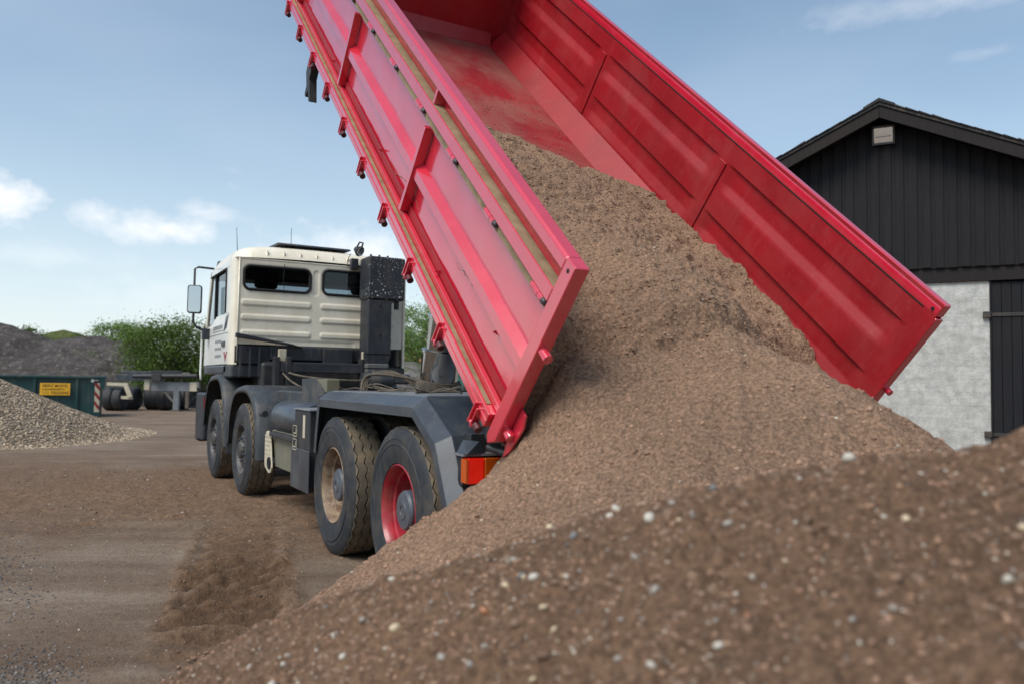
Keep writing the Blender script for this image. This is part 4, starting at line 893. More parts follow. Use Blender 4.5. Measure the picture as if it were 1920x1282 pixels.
# roof bits
MB().prism([(6.05, 3.185), (6.75, 3.20), (6.75, 3.235), (6.10, 3.215)], 'y', -.40, .62).build('roof_hatch', m_plast, cab, bevel=0.008)
MB().tube([(7.2, .93, 3.10), (7.2, .94, 3.30), (7.2, .955, 3.56)], .006, 6, r1=.003).build('antenna', m_black, cab)
MB().tube([(7.3, .14, 3.15), (7.3, .14, 3.66)], .006, 6, r1=.003).build('antenna', m_black, cab)
MB().box(XC-.10, XC-.02, -.43, -.33, 2.90, 3.05).build('lamp_mount', m_plast, cab, bevel=0.006)
lampM = Matrix.Translation((XC-.10, -.44, 3.155)) @ Euler((0, R_(-28), R_(28))).to_matrix().to_4x4()
b_ = MB().lathe([(-.085, .0), (-.085, .035), (-.03, .06), (0, .075), (.012, .075), (.012, .066)], 22, 'x'); b_.v = [tuple(lampM @ Vector((-v_[0], v_[1], v_[2]))) for v_ in b_.v]; b_.build('work_lamp', m_plast, cab, smooth='auto')
b_ = MB().lathe([(.006, .067), (-.01, .04), (-.014, 0)], 22, 'x'); b_.v = [tuple(lampM @ Vector((-v_[0], v_[1], v_[2]))) for v_ in b_.v]; b_.build('lamp_glass', NT('lamp_glass').set(color=(.45, .45, .46, 1), rough=.1, metal=.8), cab, smooth=True)
b_ = MB().tube([(-.03, .045, .05), (-.03, .035, .12), (-.03, -.035, .12), (-.03, -.045, .05)], .012, 8); b_.v = [tuple(lampM @ Vector((-v_[0], v_[1], v_[2]))) for v_ in b_.v]; b_.build('lamp_handle', m_plast, cab, smooth=True)
MB().tube([(XC-.05, -.33, 3.12), (XC-.04, -.29, 3.02), (XC-.03, -.30, 2.93)], .005, 6).build('lamp_cable', m_black, cab)
MB().tube([(XC-.012, .56, 2.90), (XC-.025, .575, 2.70), (XC-.025, .57, 2.62), (XC-.012, .555, 2.50)], .004, 6).build('rear_wire', m_black, cab)
# ---- below the cab back
bk = empty('cab_underframe', (0, 0, 0), parent=truck)
MB().box(XC-.03, XC+.25, -.62, .72, 1.62, 1.81).build('rear_apron', m_plast, bk, bevel=0.02)
MB().box(XC+.0, XC+.3, .70, 1.17, 1.56, 1.81).build('rear_apron', m_plast, bk, bevel=0.02)
for k in range(3): MB().box(XC-.05, XC-.028, .85+.12*k, .87+.12*k, 1.40, 1.78).build('apron_rib', m_plast2, bk)
MB().box(XC-.06, XC-.028, -.40, .02, 1.58, 1.80).build('apron_box', m_plast, bk, bevel=0.015)
MB().prism([(1.17, 1.96), (1.17, 1.90), (.30, 1.795), (.45, 1.84)], 'x', XC-.10, XC-.02).build('sloped_guard', m_plast, bk, bevel=0.01)
MB().box(XC-.35, XC-.20, -.52, .66, 1.46, 1.595).build('cab_cross_beam', m_plast, bk, bevel=0.015)
for y_ in (.62, -.50):
    MB().box(XC-.30, XC-.24, y_-.05, y_+.05, 1.60, 1.76).build('cab_lock', m_beige, bk, bevel=0.01)
for y_ in (.55, .70, -.45): MB().box(XC-.36, XC-.22, y_-.035, y_+.035, .95, 1.66).build('cab_stand', m_chass, bk, bevel=0.01)
MB().box(XC-.1, XC+1.6, -.85, .85, .95, 1.60).build('engine_block', m_chass, bk, bevel=0.06)
# ---- air intake stack
ai = empty('air_intake', (5.45, -.6, 1.4), parent=truck); ai['label'] = 'tall black splattered air intake stack'
def wbox(name, x0, x1, y0, y1, z0, z1, mat, bv=.02): MB().box(x0-5.45, x1-5.45, y0+.6, y1+.6, z0-1.4, z1-1.4).build(name, mat, ai, bevel=bv, seg=3)
wbox('intake_head', 5.45, 5.85, -.985, -.46, 2.465, 3.055, m_splat, .03)
wbox('intake_column', 5.46, 5.80, -.80, -.463, 1.72, 2.464, m_plast, .02)
MB().add([(a-5.45, b_+.6, c_-1.4) for a, b_, c_ in [(5.46, -.80, 1.72), (5.46, -.463, 1.72), (5.80, -.463, 1.72), (5.80, -.80, 1.72), (5.47, -.755, 1.60), (5.47, -.475, 1.60), (5.78, -.475, 1.60), (5.78, -.755, 1.60)]], [(0, 1, 5, 4), (1, 2, 6, 5), (2, 3, 7, 6), (3, 0, 4, 7)]).build('intake_neck', m_plast, ai)
wbox('intake_cuff', 5.45, 5.79, -.77, -.46, 1.535, 1.60, paint('cuff_grey', srgb(98, 98, 98), .6), .015); wbox('intake_cuff', 5.455, 5.785, -.765, -.465, 1.47, 1.53, paint('cuff_grey2', srgb(92, 92, 94), .6), .015)
MB().tube([(5.3-5.45, -.35+.6, 1.36-1.4), (5.3-5.45, -.75+.6, 1.40-1.4)], .11, 20).build('air_filter', m_plast2, ai, smooth='auto')
wbox('filter_end', 5.2, 5.5, -1.0, -.75, 1.33, 1.47, m_plast2, .04)
MB().tube([(5.55-5.45, -.9+.6, 2.46-1.4), (5.55-5.45, -.9+.6, 2.35-1.4)], .035, 12).build('intake_drain', m_plast, ai, smooth='auto')
for z_ in (2.80, 2.38, 1.98): MB().tube([(-.002, -.04, z_-1.4), (.01, -.04, z_-1.4)], .012, 10).build('intake_screw', m_black, ai)
for y_ in (-.50, -.62, -.74): MB().box(.02, .05, y_+.6, y_+.62, 1.655, 1.675).build('intake_clip', m_plast, ai)

# ------------------------------------------------------------------ the barn
P0 = at_depth(1740, 525, 12.0)
barn = empty('barn', (P0[0], P0[1], 0), (0, 0, R_(212))); tag(barn, 'black timber gabled barn on a white masonry base', 'barn')
def wood(name, c1, c2, vert=True):
    s = NT(name); oi = s.n.new('ShaderNodeObjectInfo')
    g = s.noise(7, 7, .65, stretch=(9, 9, .35)); big = s.noise(1.2, 4)
    c = s.mix(s.ramp(g, .3, .7), c1, c2); c = s.mix(s.math('MULTIPLY', s.ramp(big, .45, .75), .35), c, srgb(48, 42, 38))
    c = s.mix(s.math('MULTIPLY', oi.outputs['Random'], .35), c, (.012, .012, .014, 1))
    return s.set(color=c, rough=.8, spec=.25, normal=s.bump(g, .35, .006))
m_tar = wood('tarred_wood', srgb(24, 24, 27), srgb(40, 39, 42)); m_fascia = wood('fascia_wood', srgb(32, 28, 27), srgb(46, 41, 39)); m_door = wood('barn_door_wood', srgb(24, 25, 29), srgb(36, 36, 40))
AX, AZ, SL = -.62, 5.64, .465; BL, BR = -4.9, 3.66
def roof_z(x): return AZ-SL*abs(x-AX)
s = NT('whitewashed_masonry'); s.vec = s.worldpos
n1 = s.noise(9, 8, .7); n2 = s.noise(38, 5, .65); n3 = s.noise(2.2, 5, .6, stretch=(1, 1, 2.5))
c = s.mix(s.ramp(n1, .36, .66), srgb(168, 168, 164), srgb(204, 203, 198)); c = s.mix(s.math('MULTIPLY', s.ramp(n2, .56, .7), .55), c, srgb(132, 132, 128)); c = s.mix(s.math('MULTIPLY', s.ramp(n3, .5, .75), .5), c, srgb(150, 148, 138))
oi = s.n.new('ShaderNodeObjectInfo'); c = s.mix(s.math('MULTIPLY', oi.outputs['Random'], .16), c, srgb(136, 134, 126)); m_wall = s.set(color=c, rough=.9, normal=s.bump(n2, .5, .01, prev=s.bump(n1, .4, .02)))
wall = MB().box(BL, .788, .06, .36, 0, 2.955).build('masonry_wall', m_wall, barn)
wall['label'] = 'whitewashed masonry base'
# whitewashed courses: blocks with shallow recessed joints, just proud of the wall
blk = []
for v_ in range(6):
    r3 = np.random.default_rng(v_+50); w_, h_, d_ = .4315, .1898, .005
    me = MB().box(0, w_, -d_-.002*r3.random(), 0, 0, h_).mesh('block'); me.materials.append(m_wall); blk.append(me)
row = 0; z_ = .0
while z_ < 2.85:
    x_ = .784-(.433+(.217 if row % 2 else 0)) ; first = True
    if row % 2:
        me = MB().box(0, .213, -.005, 0, 0, .1895).mesh('block'); me.materials.append(m_wall); o = link('block', me, None, barn, loc=(.788-.215, .06, z_))
    while x_ > -2.2:
        link('block', blk[random.randrange(6)], None, barn, loc=(x_, .06-.0006*random.random(), z_)); x_ -= .4335
    row += 1; z_ += .1915
MB().prism([(BL, 2.96), (BR, 2.96), (BR, roof_z(BR)-.15), (AX, AZ-.15), (BL, roof_z(BL)-.15)], 'y', .28, .4).build('inner_wall', m_door, barn)
MB().box(BL, BR, .02, .3, 2.955, 3.19).build('sill_beam', m_fascia, barn, bevel=.004)
x_ = BL; k = 0
while x_ < BR-.1:
    w_ = .088+random.uniform(-.005, .005); front = k % 2
    y0 = .0 if front else .022
    z0 = 3.165+random.uniform(-.006, .01)-(.0 if front else .0); xa, xb = x_, x_+w_+(.013 if front else -.006)
    xa -= .013 if front else -.006
    ov = [(xa, z0), (xb, z0), (xb, roof_z(xb)-.14), (xa, roof_z(xa)-.14)]
    if xa < AX < xb: ov = [(xa, z0), (xb, z0), (xb, roof_z(xb)-.14), (AX, AZ-.14), (xa, roof_z(xa)-.14)]
    MB().prism(ov, 'y', y0-.022, y0).build('plank', m_tar, barn, bevel=.003)
    x_ += w_; k += 1
# roof planes, bargeboards, felt edge
m_roof = paint('roof_felt', srgb(44, 44, 48), .85, srgb(30, 30, 33), dust=.3, scale=9, bump=.7)
for s_, xe in ((-1, BL-.3), (1, BR+.3)):
    ze = AZ-SL*abs(xe-AX)
    o = MB().prism([(AX, AZ-.02), (xe, ze-.02), (xe, ze+.03), (AX, AZ+.03)], 'y', -.42, 9.0).build('roof_plane', m_roof, barn)
    MB().prism([(AX+s_*.002, AZ-.21), (xe, ze-.21), (xe, ze-.03), (AX+s_*.002, AZ-.03)], 'y', -.40, -.36).build('bargeboard', m_fascia, barn, bevel=.004)
    # ragged felt edge strips
    n_ = 26
    for i in range(n_):
        xa = AX+(xe-AX)*i/n_; xb = AX+(xe-AX)*(i+1.15)/n_; za, zb = AZ-SL*abs(xa-AX), AZ-SL*abs(xb-AX); t_ = random.uniform(.008, .026)
        MB().prism([(xa, za+.031), (xb, zb+.031), (xb, zb+.033+t_*.3), (xa, za+.033+t_)], 'y', -.44, 1.2).build('roof_strip', m_roof, barn)
    MB().prism([(AX, AZ-.12), (xe, ze-.12), (xe, ze-.09), (AX, AZ-.09)], 'y', -.36, .0).build('soffit', m_door, barn)
MB().prism([(AX-.22, AZ-.06), (AX, AZ+.055), (AX+.22, AZ-.06), (AX+.22, AZ-.03), (AX, AZ+.085), (AX-.22, AZ-.03)], 'y', -.43, 9.0).build('ridge_cap', m_roof, barn)
for xw in (BL, BR-.1): MB().box(xw, xw+.1, .37, 8.9, 0, roof_z(xw)-.1).build('side_wall', m_tar, barn)
MB().box(BL, BR, 8.8, 8.9, 0, 3.8).build('back_wall', m_tar, barn)
# double door
MB().box(.80, 3.5, .10, .15, .02, 2.94).build('door_backing', m_door, barn)
x_ = .815
while x_ < 3.4:
    w_ = .118; MB().box(x_, x_+w_, .065+.002*random.random(), .0995, .03, 2.935).build('door_plank', m_door, barn, bevel=.004); x_ += .124
MB().box(.789, .812, .04, .12, 0, 2.95).build('door_post', m_door, barn)
for z_ in (2.46, .74):
    MB().box(.80, 2.2, .052, .064, z_-.025, z_+.025).build('strap_hinge', paint('iron', srgb(40, 38, 38), .6, dust=.2), barn, bevel=.003)
    MB().box(.70, .80, .0, .048, z_-.045, z_+.045).build('hinge_pintle', paint('iron2', srgb(44, 42, 42), .6, dust=.2), barn, bevel=.006)
def regroup(part_name, heads, host=None):
    p_ = host or empty(part_name, (0, 0, 0), parent=barn)
    for c_ in list(barn.children):
        if c_ is not p_ and c_.name.split('.')[0] in heads: c_.parent = p_
    return p_
regroup('double_door', {'door_plank', 'door_backing', 'door_post', 'strap_hinge', 'hinge_pintle'})
regroup('roof', {'roof_plane', 'bargeboard', 'roof_strip', 'soffit', 'ridge_cap'}); regroup('gable_siding', {'plank', 'inner_wall'}); regroup('', {'block'}, wall)
fl = empty('floodlight', barn.matrix_world @ Vector((0, 0, 0)))
fl.location = Vector((P0[0], P0[1], 0))+Matrix.Rotation(R_(212), 3, 'Z') @ Vector((-.585, -.05, 5.25)); fl.rotation_euler = (R_(0), 0, R_(212))
tag(fl, 'grey halogen floodlight under the barn gable peak', 'floodlight')
tl = Matrix.Rotation(R_(10), 4, 'X')
def fbox(n_, a, mat, bv=.01):
    b_ = MB().box(*a, M=tl); return b_.build(n_, mat, fl, bevel=bv)
m_alu = paint('cast_aluminium', srgb(80, 82, 84), .45, srgb(66, 68, 70), dust=.1, metal=.3)
fbox('housing', (-.15, .15, -.04, .05, -.135, .135), m_alu, .02); fbox('rim', (-.16, .16, -.075, -.058, .115, .145), m_alu, .006); fbox('rim', (-.16, .16, -.075, -.058, -.145, -.115), m_alu, .006); fbox('rim', (-.16, -.135, -.075, -.058, -.114, .114), m_alu, .006); fbox('rim', (.135, .16, -.075, -.058, -.114, .114), m_alu, .006)
m_refl = NT('reflector').set(color=(.95, .95, .95, 1), rough=.12, metal=1.0)
b_ = MB(); b_.prism([(-.0595, -.11), (-.0595, .11), (-.05, .10), (-.045, .0), (-.05, -.10)], 'x', -.13, .13); b_.v = [tuple(tl @ Vector(q)) for q in b_.v]; b_.build('reflector', m_refl, fl)
b_ = MB().tube([tl @ Vector((-.11, -.066, -.02)), tl @ Vector((.11, -.066, -.02))], .008, 10); b_.build('halogen_tube', paint('tube_white', (.85, .86, .86, 1), .3, dust=0), fl)
fbox('front_glass', (-.134, .134, -.0745, -.0725, -.113, .113), glass('lamp_pane', (.97, .97, .97, 1)), 0); fbox('bracket', (-.03, .03, .03, .08, -.20, -.12), m_alu, .005)

# ------------------------------------------------------------------ green container at left
def placed(name, u, v, label, cat, rot=0.0, **k):
    g_ = at_ground(u, v); o = empty(name, (g_[0], g_[1], 0), (0, 0, LAT+rot)); tag(o, label, cat, **k); return o
m_green = paint('container_green', srgb(16, 62, 62), .5, srgb(12, 50, 52), dust=.18, scale=2)
cn = placed('waste_container', 187, 781, 'dark green open container with yellow company sign behind the gravel', 'container', rot=.44); cn.scale.x = .89
MB().box(-6.2, -.02, 0, .06, .12, 1.30).build('front_side', m_green, cn); MB().box(-6.2, -.02, 2.2, 2.26, .12, 1.30).build('back_side', m_green, cn)
MB().box(-.08, -.02, .06, 2.2, .12, 1.30).build('end_wall', m_green, cn); MB().box(-6.2, -6.14, .06, 2.2, .12, 1.30).build('end_wall', m_green, cn); MB().box(-6.2, -.02, 0, 2.26, .02, .119).build('base', m_green, cn)
MB().box(-6.3, .13, -.09, .07, 1.30, 1.385).build('top_rim', m_green, cn, bevel=.02); MB().box(-6.3, .13, 2.19, 2.33, 1.30, 1.385).build('top_rim', m_green, cn, bevel=.02); MB().box(.0, .12, .071, 2.19, 1.30, 1.38).build('top_rim', m_green, cn, bevel=.02)
MB().box(.0, .13, -.08, 0.0, .95, 1.30).build('corner_gusset', m_green, cn, bevel=.01)
for x_ in (-5.0, -3.6, -2.2, -.80): MB().box(x_-.05, x_+.05, -.07, 0, .12, 1.30).build('side_rib', m_green, cn, bevel=.015)
m_yel = paint('sign_yellow', srgb(238, 180, 40), .45, srgb(226, 166, 30), dust=.06); m_brown = paint('sign_print', srgb(70, 40, 20), .6, dust=0)
MB().box(-2.02, -1.03, -.094, -.074, .735, 1.135).build('company_sign', m_yel, cn, bevel=.004)
def text(s_, x0, z0, size, parent, mat, yf, width=None, name='lettering'):
    cu_ = bpy.data.curves.new(name, 'FONT'); cu_.body = s_; cu_.size = size; cu_.extrude = .001; cu_.offset = .002
    o = bpy.data.objects.new(name, cu_); COL.objects.link(o); o.parent = parent; o.location = (x0, yf, z0); o.rotation_euler = (math.pi/2, 0, 0); cu_.materials.append(mat)
    bpy.context.view_layer.update(); dg = bpy.context.evaluated_depsgraph_get()
    me = bpy.data.meshes.new_from_object(o.evaluated_get(dg)); bpy.data.objects.remove(o)
    xsz = max(v.co.x for v in me.vertices)-min(v.co.x for v in me.vertices)
    o = link(name, me, None, parent, loc=(x0, yf, z0), rot=(math.pi/2, 0, 0)); o.scale.x = (width/xsz) if width else 1
    return o
text('VEERST MORTEL', -1.95, 1.005, .125, cn, m_brown, -.0955, .86); text('& TRANSPORTBETON', -1.95, .905, .075, cn, m_brown, -.0955, .74); text('75555045', -1.66, .775, .125, cn, m_brown, -.0955, .58)
for k in range(2): MB().box(-1.95, -1.71, -.0955, -.0945, .79+.05*k, .80+.05*k).build('small_print', m_brown, cn)
MB().tube([(-.29, -.001, 1.235), (-.29, -.012, 1.235)], .062, 20).build('round_sticker', m_whitedoor, cn); MB().box(-.21, -.07, -.008, -.001, 1.235, 1.262).build('white_label', m_whitedoor, cn)
m_mw = paint('marker_cream', srgb(196, 186, 160), .5, dust=.2); m_mr = paint('marker_red', srgb(140, 30, 34), .5, dust=.2)
MB().box(-.21, -.035, -.010, -.001, .17, 1.16).build('marker_board', m_mw, cn)
for k in range(3): MB().prism([(-.209, .42+.33*k), (-.036, .22+.33*k), (-.036, .37+.33*k), (-.209, .57+.33*k)], 'y', -.0135, -.0102).build('red_stripe', m_mr, cn)
# ------------------------------------------------------------------ trailer
tr = placed('hook_lift_trailer', 300, 771, 'parked dark container trailer with beige bumper behind the green container', 'trailer')
S = 1/48.0
def tx(px): return (px-300)*S
def tz(py): return (771-py)*S
def tw(px, y_, r_5=.46, w_=.36):
    b_ = empty('wheel', (tx(px), y_, r_5), (0, 0, 0), tr)
    MB().lathe([(-w_/2, r_5-.18), (-w_/2-.01, r_5-.09), (-w_/2+.02, r_5-.02), (-w_/2+.05, r_5), (w_/2-.05, r_5), (w_/2-.02, r_5-.02), (w_/2+.01, r_5-.09), (w_/2, r_5-.18)], 28, 'x').build('tyre', m_rub, b_, smooth='auto')
    MB().lathe([(-w_/2, r_5-.175), (-w_/2+.06, r_5-.2), (-w_/2+.08, 0)], 20, 'x').lathe([(w_/2, r_5-.175), (w_/2-.06, r_5-.2), (w_/2-.08, 0)], 20, 'x').build('rim', m_rimd, b_, smooth='auto')
for px in (196, 214): tw(px, .35, .48)
for px in (196, 214): tw(px, 1.55, .48)
for px in (243, 256): tw(px, 1.9, .48)
for px in (280, 297): tw(px, 1.4, .48)
for px in (280, 297): tw(px, 2.5, .48)
def tb(n_, p0, p1, y0, y1, mat, bv=.01): return MB().box(tx(p0[0]), tx(p1[0]), y0, y1, tz(p1[1]), tz(p0[1])).build(n_, mat, tr, bevel=bv)
tb('main_beam', (265, 714), (347, 731), .5, .62, m_deck); tb('main_beam', (196, 700), (262, 712), .7, .82, m_grey); tb('main_beam', (265, 714), (347, 731), 1.5, 1.62, m_grey)
tb('beam_plate', (257, 710), (268, 730), .45, .64, m_beige)
MB().tube([(tx(238), .35, tz(703)), (tx(362), .35, tz(701))], .085, 16).build('long_tube', m_chass, tr, smooth='auto')
tb('tube_clamp', (276, 698), (294, 712), .22, .48, m_chass); tb('upper_rack', (200, 693), (262, 699), .9, 1.0, m_grey); tb('hook_arm', (262, 691), (322, 699), .8, 1.0, m_chass)
b_ = MB()
b_.prism([(tx(195), tz(716)), (tx(234), tz(717)), (tx(234), tz(723)), (tx(195), tz(722))], 'y', -.02, .06); b_.prism([(tx(188), tz(741)), (tx(244), tz(742)), (tx(246), tz(748)), (tx(188), tz(747))], 'y', -.02, .06); b_.prism([(tx(227), tz(716.5)), (tx(236), tz(716.5)), (tx(247), tz(743)), (tx(238), tz(745))], 'y', -.08, -.021)
b_.build('bumper_frame', m_beige, tr, bevel=.008)
tb('landing_leg', (314, 731), (325, 771), .5, .66, m_deck); MB().prism([(tx(295), tz(733)), (tx(299), tz(733)), (tx(316), tz(751)), (tx(312), tz(752))], 'y', .5, .56).build('leg_brace', m_gal, tr); tb('front_post', (338, 731), (345, 765), .5, .6, m_hose); tb('coupling_head', (347, 713), (361, 731), .45, .7, m_beige); tb('landing_foot', (310, 768), (328, 771.5), .45, .72, m_hose)
for k in range(3):
    MB().tube([(tx(360), .5+.05*k, tz(724)), (tx(368), .5, tz(727+5*k)), (tx(352), .5, tz(748)), (tx(345), .5, tz(762)), (tx(366), .5, tz(765-2*k)), (tx(385), .5, tz(757))], .025, 6).build('air_line', m_black, tr, smooth=True)
MB().tube([(tx(325), .4, tz(701)), (tx(335), .4, tz(696)), (tx(346), .4, tz(696)), (tx(351), .4, tz(700))], .02, 6).build('handle_loop', m_gal, tr, smooth=True)

# ------------------------------------------------------------------ earth mounds, verge
def soil(name, c1, c2, c3, green=0.0):
    s = NT(name); s.vec = s.worldpos; n1 = s.noise(.35, 8, .68); n2 = s.noise(2.4, 8, .75); n3 = s.noise(.5, 5, .6)
    c = s.mix(s.ramp(n1, .38, .62), c1, c2); c = s.mix(s.ramp(n2, .36, .62), s.mix(.65, c, (.012, .011, .012, 1)), c); c = s.mix(s.math('MULTIPLY', s.ramp(s.noise(5, 4, .7), .55, .68), .7), c, c3)
    if green: c = s.mix(s.math('MULTIPLY', s.ramp(n3, .55, .68), green), c, srgb(88, 104, 52))
    return s.set(color=c, rough=.95, spec=.2, normal=s.bump(n2, 1.0, .25))
def mound(name, crest, depth, slope, mat, wid, rough=.35, step=.22, seed=70, base=-.05):
    pts = [at_depth(a, b_, depth) for a, b_ in crest]; v0 = np.array([(q[:2]-CAM[:2])@RT2 for q in pts]); z0 = np.array([q[2] for q in pts])
    u = np.arange(depth-wid, depth+wid, step); v = np.arange(v0[0]-3, v0[-1]+3, step); U, V_ = np.meshgrid(u, v)
    zc = np.interp(V_, v0, z0)+rough*.5*fbm(V_, U*.3, 2.0, 3, seed); d = np.abs(U-depth)
    z = zc-slope*(np.sqrt(d*d+.3)-.5)+rough*fbm(U, V_, 1.6, 5, seed+1, .6)*sstep(0, 1.2, zc); z = z-3*sstep(0, 3, np.maximum(v0[0]-V_, V_-v0[-1]))
    X_, Y_ = uv2w(U, V_); keep = z > base-.3
    V3 = np.stack([X_, Y_, z], -1).reshape(-1, 3); F_ = grid_faces(*U.shape, keep)[:, ::-1]; used = np.zeros(len(V3), bool); used[F_.ravel()] = True; rm = np.cumsum(used)-1
    return link(name, np_mesh(name, V3[used], rm[F_]), mat, smooth=True)
m_soil = soil('grey_spoil', srgb(104, 97, 94), srgb(78, 72, 68), srgb(150, 142, 138), .4)
o = mound('spoil_mound', [(-420, 610), (-150, 598), (-40, 602), (0, 605), (30, 611), (60, 624), (75, 632), (100, 640), (140, 634), (170, 632), (205, 636), (250, 640), (300, 655), (360, 684), (430, 705), (500, 716)], 42, .55, m_soil, 8.5); tag(o, 'long grey mound of spoil earth behind the container and trailer', 'mound', kind='structure')
m_grass = soil('rough_grass', srgb(82, 98, 48), srgb(104, 112, 62), srgb(132, 130, 84))
o = mound('grass_mound', [(70, 640), (92, 624), (118, 616), (145, 624), (170, 640)], 52, .5, m_grass, 5, .15, seed=80); tag(o, 'small grassy hump rising behind the grey mound', 'mound', kind='structure')
m_soil2 = soil('gravelly_spoil', srgb(136, 130, 126), srgb(110, 104, 100), srgb(170, 166, 160), .9)
o = mound('gravel_mound', [(640, 716), (700, 692), (745, 676), (775, 674), (810, 688), (860, 700), (930, 712), (1000, 722)], 32, .5, m_soil2, 4.5, .2, seed=90); tag(o, 'low gravelly mound with grass seen right of the cab', 'mound', kind='structure')
vx = MB().quad(*[(*uv2w(u_, v_), .012) for u_, v_ in ((37.5, -14), (37.5, 10), (60, 16), (60, -20))]).build('grass_verge', m_grass); tag(vx, kind='structure')
# ------------------------------------------------------------------ trees
def leafmat(name, c1, c2):
    s = NT(name); a = s.attr('rnd'); c = s.mix(a, c1, c2); m_ = s.set(color=c, rough=.6)
    o_ = s.n['Material Output']; t_ = s.n.new('ShaderNodeBsdfTranslucent'); s.l.new(c, t_.inputs[0]); mx = s.n.new('ShaderNodeMixShader'); mx.inputs[0].default_value = .35; s.l.new(s.b.outputs[0], mx.inputs[1]); s.l.new(t_.outputs[0], mx.inputs[2]); s.l.new(mx.outputs[0], o_.inputs[0]); return m_
m_leaf1 = leafmat('leaf_dark', srgb(62, 84, 26), srgb(102, 124, 46)); m_leaf2 = leafmat('leaf_fresh', srgb(84, 112, 50), srgb(140, 164, 88)); m_bark = paint('bark', srgb(84, 74, 62), .9, srgb(60, 52, 44), dust=.2, scale=14, bump=.5)
def tree(name, pos, rx, ry, z0, z1, label, n, size, mat, nclump=46, spread=.42, trunks=1, cat='tree', seed=0, group=None):
    r4 = np.random.default_rng(seed+300); t = empty(name, (pos[0], pos[1], 0), (0, 0, LAT)); tag(t, label, cat, group)
    zc, rz = (z0+z1)/2, (z1-z0)/2; cs = []
    while len(cs) < nclump:
        p_ = r4.uniform(-1, 1, 3)
        if .12 < (p_**2).sum() < 1: cs.append(p_)
    cs = np.array(cs)*np.array([rx, ry, rz])+np.array([0, 0, zc])
    tk = MB()
    for k in range(trunks):
        x0 = r4.normal(0, rx*.12 if trunks > 1 else 0); pts = [(x0, r4.normal(0, .05), -.05)]
        for j in range(1, 5): pts.append((x0+r4.normal(0, .06*j)+x0*.3*j, r4.normal(0, .06*j), (z0+(zc-z0)*1.2)*j/4))
        tk.tube(pts, .10+.02*z1/4, 8, r1=.05)
        for j in range(nclump//trunks//2):
            c_ = cs[r4.integers(len(cs))]; q = np.array(pts[r4.integers(2, 5)]); mid = (q+c_)/2+r4.normal(0, .12, 3); tk.tube([q, mid, c_], .035, 5, r1=.012)
    tk.build('trunk', m_bark, t, smooth='auto')
    idx = r4.integers(0, nclump, n); cr = r4.uniform(.6, 1.25, nclump); P = cs[idx]+r4.normal(0, 1, (n, 3))*(spread*cr[idx])[:, None]*np.array([1, 1, .72])
    P = P[P[:, 2] > z0*.5]; n = len(P)
    a = r4.normal(size=(n, 3)); a /= np.linalg.norm(a, axis=1)[:, None]; b_ = np.cross(a, r4.normal(size=(n, 3))); b_ /= np.linalg.norm(b_, axis=1)[:, None]
    S_ = (size*r4.uniform(.6, 1.3, n))[:, None]; V = np.stack([P-a*S_, P-b_*S_*.5, P+a*S_, P+b_*S_*.5], 1).reshape(-1, 3)
    F_ = np.arange(4*n).reshape(n, 4); link('crown', np_mesh('crown', V, F_, {'rnd': np.repeat(np.clip(.5*r4.random(n)+.5*r4.random(nclump)[idx[:n]], 0, 1), 4)}), mat, t)
    return t
q = at_depth(322, 700, 37.5); tree('leafy_shrub', q, 2.0, 1.8, .6, 4.15, 'big dark green leafy shrub standing behind the trailer beside the cab', 17000, .058, m_leaf1, 70, .38, 3, 'shrub', 1)
q = at_depth(395, 700, 39); tree('leafy_shrub', q, 1.9, 1.7, .6, 4.0, 'green shrub half hidden behind the truck cab mirror', 12000, .058, m_leaf1, 60, .38, 3, 'shrub', 2)
q = at_depth(216, 700, 47); tree('young_tree', q, 1.35, 1.3, 2.4, 4.75, 'fresh green young tree poking above the grey mound', 7000, .055, m_leaf2, 46, .28, 1, 'tree', 3)
q = at_depth(262, 700, 48); tree('young_tree', q, 1.2, 1.3, 2.2, 4.6, 'fresh green young tree between the mound and the big shrub', 6000, .055, m_leaf2, 42, .28, 1, 'tree', 4)
q = at_depth(780, 705, 46); tree('deciduous_tree', q, 2.3, 2.0, 1.9, 5.5, 'light green deciduous tree right of the air intake stack', 12000, .062, m_leaf2, 64, .34, 2, 'tree', 5)
q = at_depth(850, 705, 50); tree('deciduous_tree', q, 2.4, 2.0, 1.9, 6.4, 'light green deciduous tree behind the raised tipper body', 11000, .065, m_leaf2, 64, .36, 2, 'tree', 6)
q = at_depth(725, 705, 52); tree('deciduous_tree', q, 2.0, 1.8, 1.6, 4.9, 'green tree mostly hidden behind the truck cab', 5500, .09, m_leaf1, 50, .36, 2, 'tree', 7)
for k, (px, py, h_) in enumerate(((54, 622, .55), (72, 632, .4), (152, 634, .35))):
    q = at_depth(px, py, 43); t = tree('small_bush', q, .38, .35, 0, h_+.25, ('dark little bush growing on the grey mound, leftmost one', 'dark little bush on the mound slope, middle one', 'dark little bush on the mound, rightmost one')[k], 500, .05, m_leaf1, 10, .14, 1, 'bush', 10+k); t.location.z = q[2]-.35
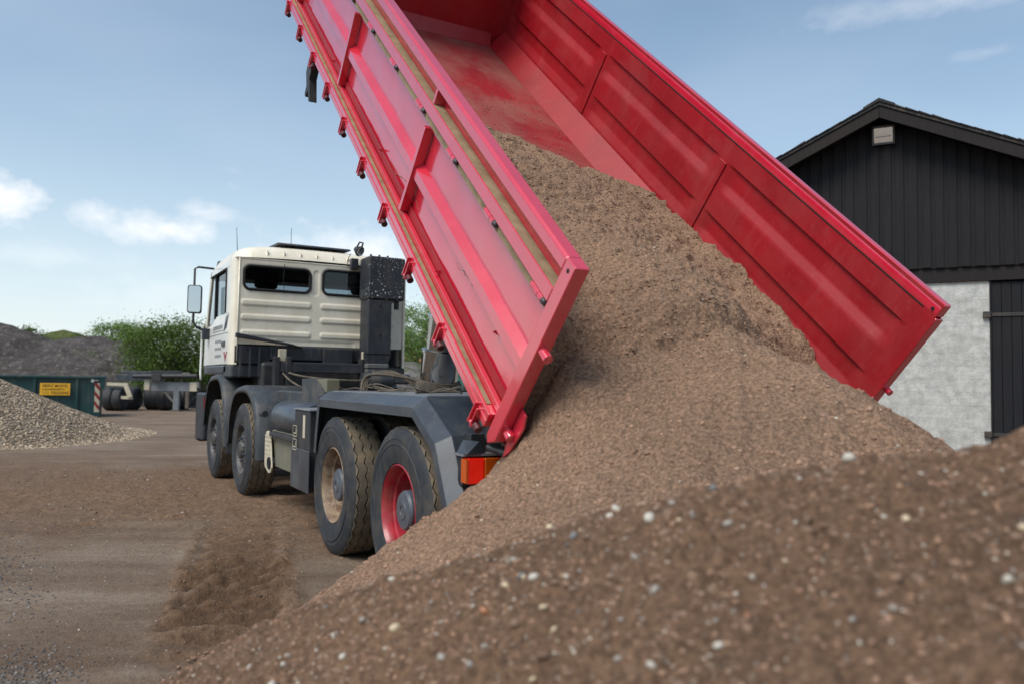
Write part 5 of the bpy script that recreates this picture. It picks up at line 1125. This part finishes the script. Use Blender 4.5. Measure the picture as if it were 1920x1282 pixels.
q = at_depth(800, 690, 44); tree('low_hedge', q, 2.6, .6, .1, 1.7, 'low green hedge in front of the red roofed house', 3500, .07, m_leaf1, 40, .25, 3, 'hedge', 20)
# house with red roof behind the trees
hp = at_depth(790, 716, 62); hs_ = empty('house', (hp[0], hp[1], 0), (0, 0, LAT+.15)); tag(hs_, 'small house with weathered red roof glimpsed through the trees', 'house')
MB().box(-3.0, 3.0, 0, 5, 0, 2.1).build('wall', paint('house_brick', srgb(150, 92, 74), .9, srgb(120, 72, 60), dust=.3, scale=3), hs_)
m_tile = paint('red_roof_tiles', srgb(150, 82, 66), .85, srgb(120, 64, 54), dust=.4, scale=3)
MB().prism([(-.3, 2.05), (2.5, 4.1), (5.3, 2.05), (5.3, 2.15), (2.5, 4.25), (-.3, 2.15)], 'x', -3.3, 3.3).build('roof', m_tile, hs_); MB().box(-1.6, -.7, -.03, .02, .9, 1.8).build('window', m_black, hs_); MB().box(.8, 1.7, -.03, .02, .9, 1.8).build('window', m_black, hs_)
# second green container behind the tail of the truck
m_green2 = paint('container_teal', srgb(40, 110, 104), .5, srgb(32, 92, 90), dust=.2, scale=3)
g2 = at_depth(838, 700, 22); c2 = empty('skip_container', (g2[0], g2[1], 0), (0, 0, LAT)); tag(c2, 'teal green skip seen between ram and tipper body', 'container')
MB().box(0, 3.2, 0, .06, .1, 1.62).build('front_side', m_green2, c2); MB().box(0, 3.2, 1.8, 1.86, .1, 1.62).build('back_side', m_green2, c2); MB().box(0, .06, .06, 1.8, .1, 1.62).build('end_wall', m_green2, c2); MB().box(3.14, 3.2, .06, 1.8, .1, 1.62).build('end_wall', m_green2, c2); MB().box(0, 3.2, .0, 1.86, .02, .099).build('base', m_green2, c2)
MB().box(-.05, 3.25, -.06, .06, 1.62, 1.70).build('top_rim', m_green2, c2); MB().box(-.05, 3.25, -.02, .0, 1.20, 1.24).build('side_bead', m_green2, c2)
for x_ in (.42, 1.5, 2.6): MB().box(x_, x_+.06, -.06, -.001, .1, 1.615).build('side_rib', m_green2, c2)
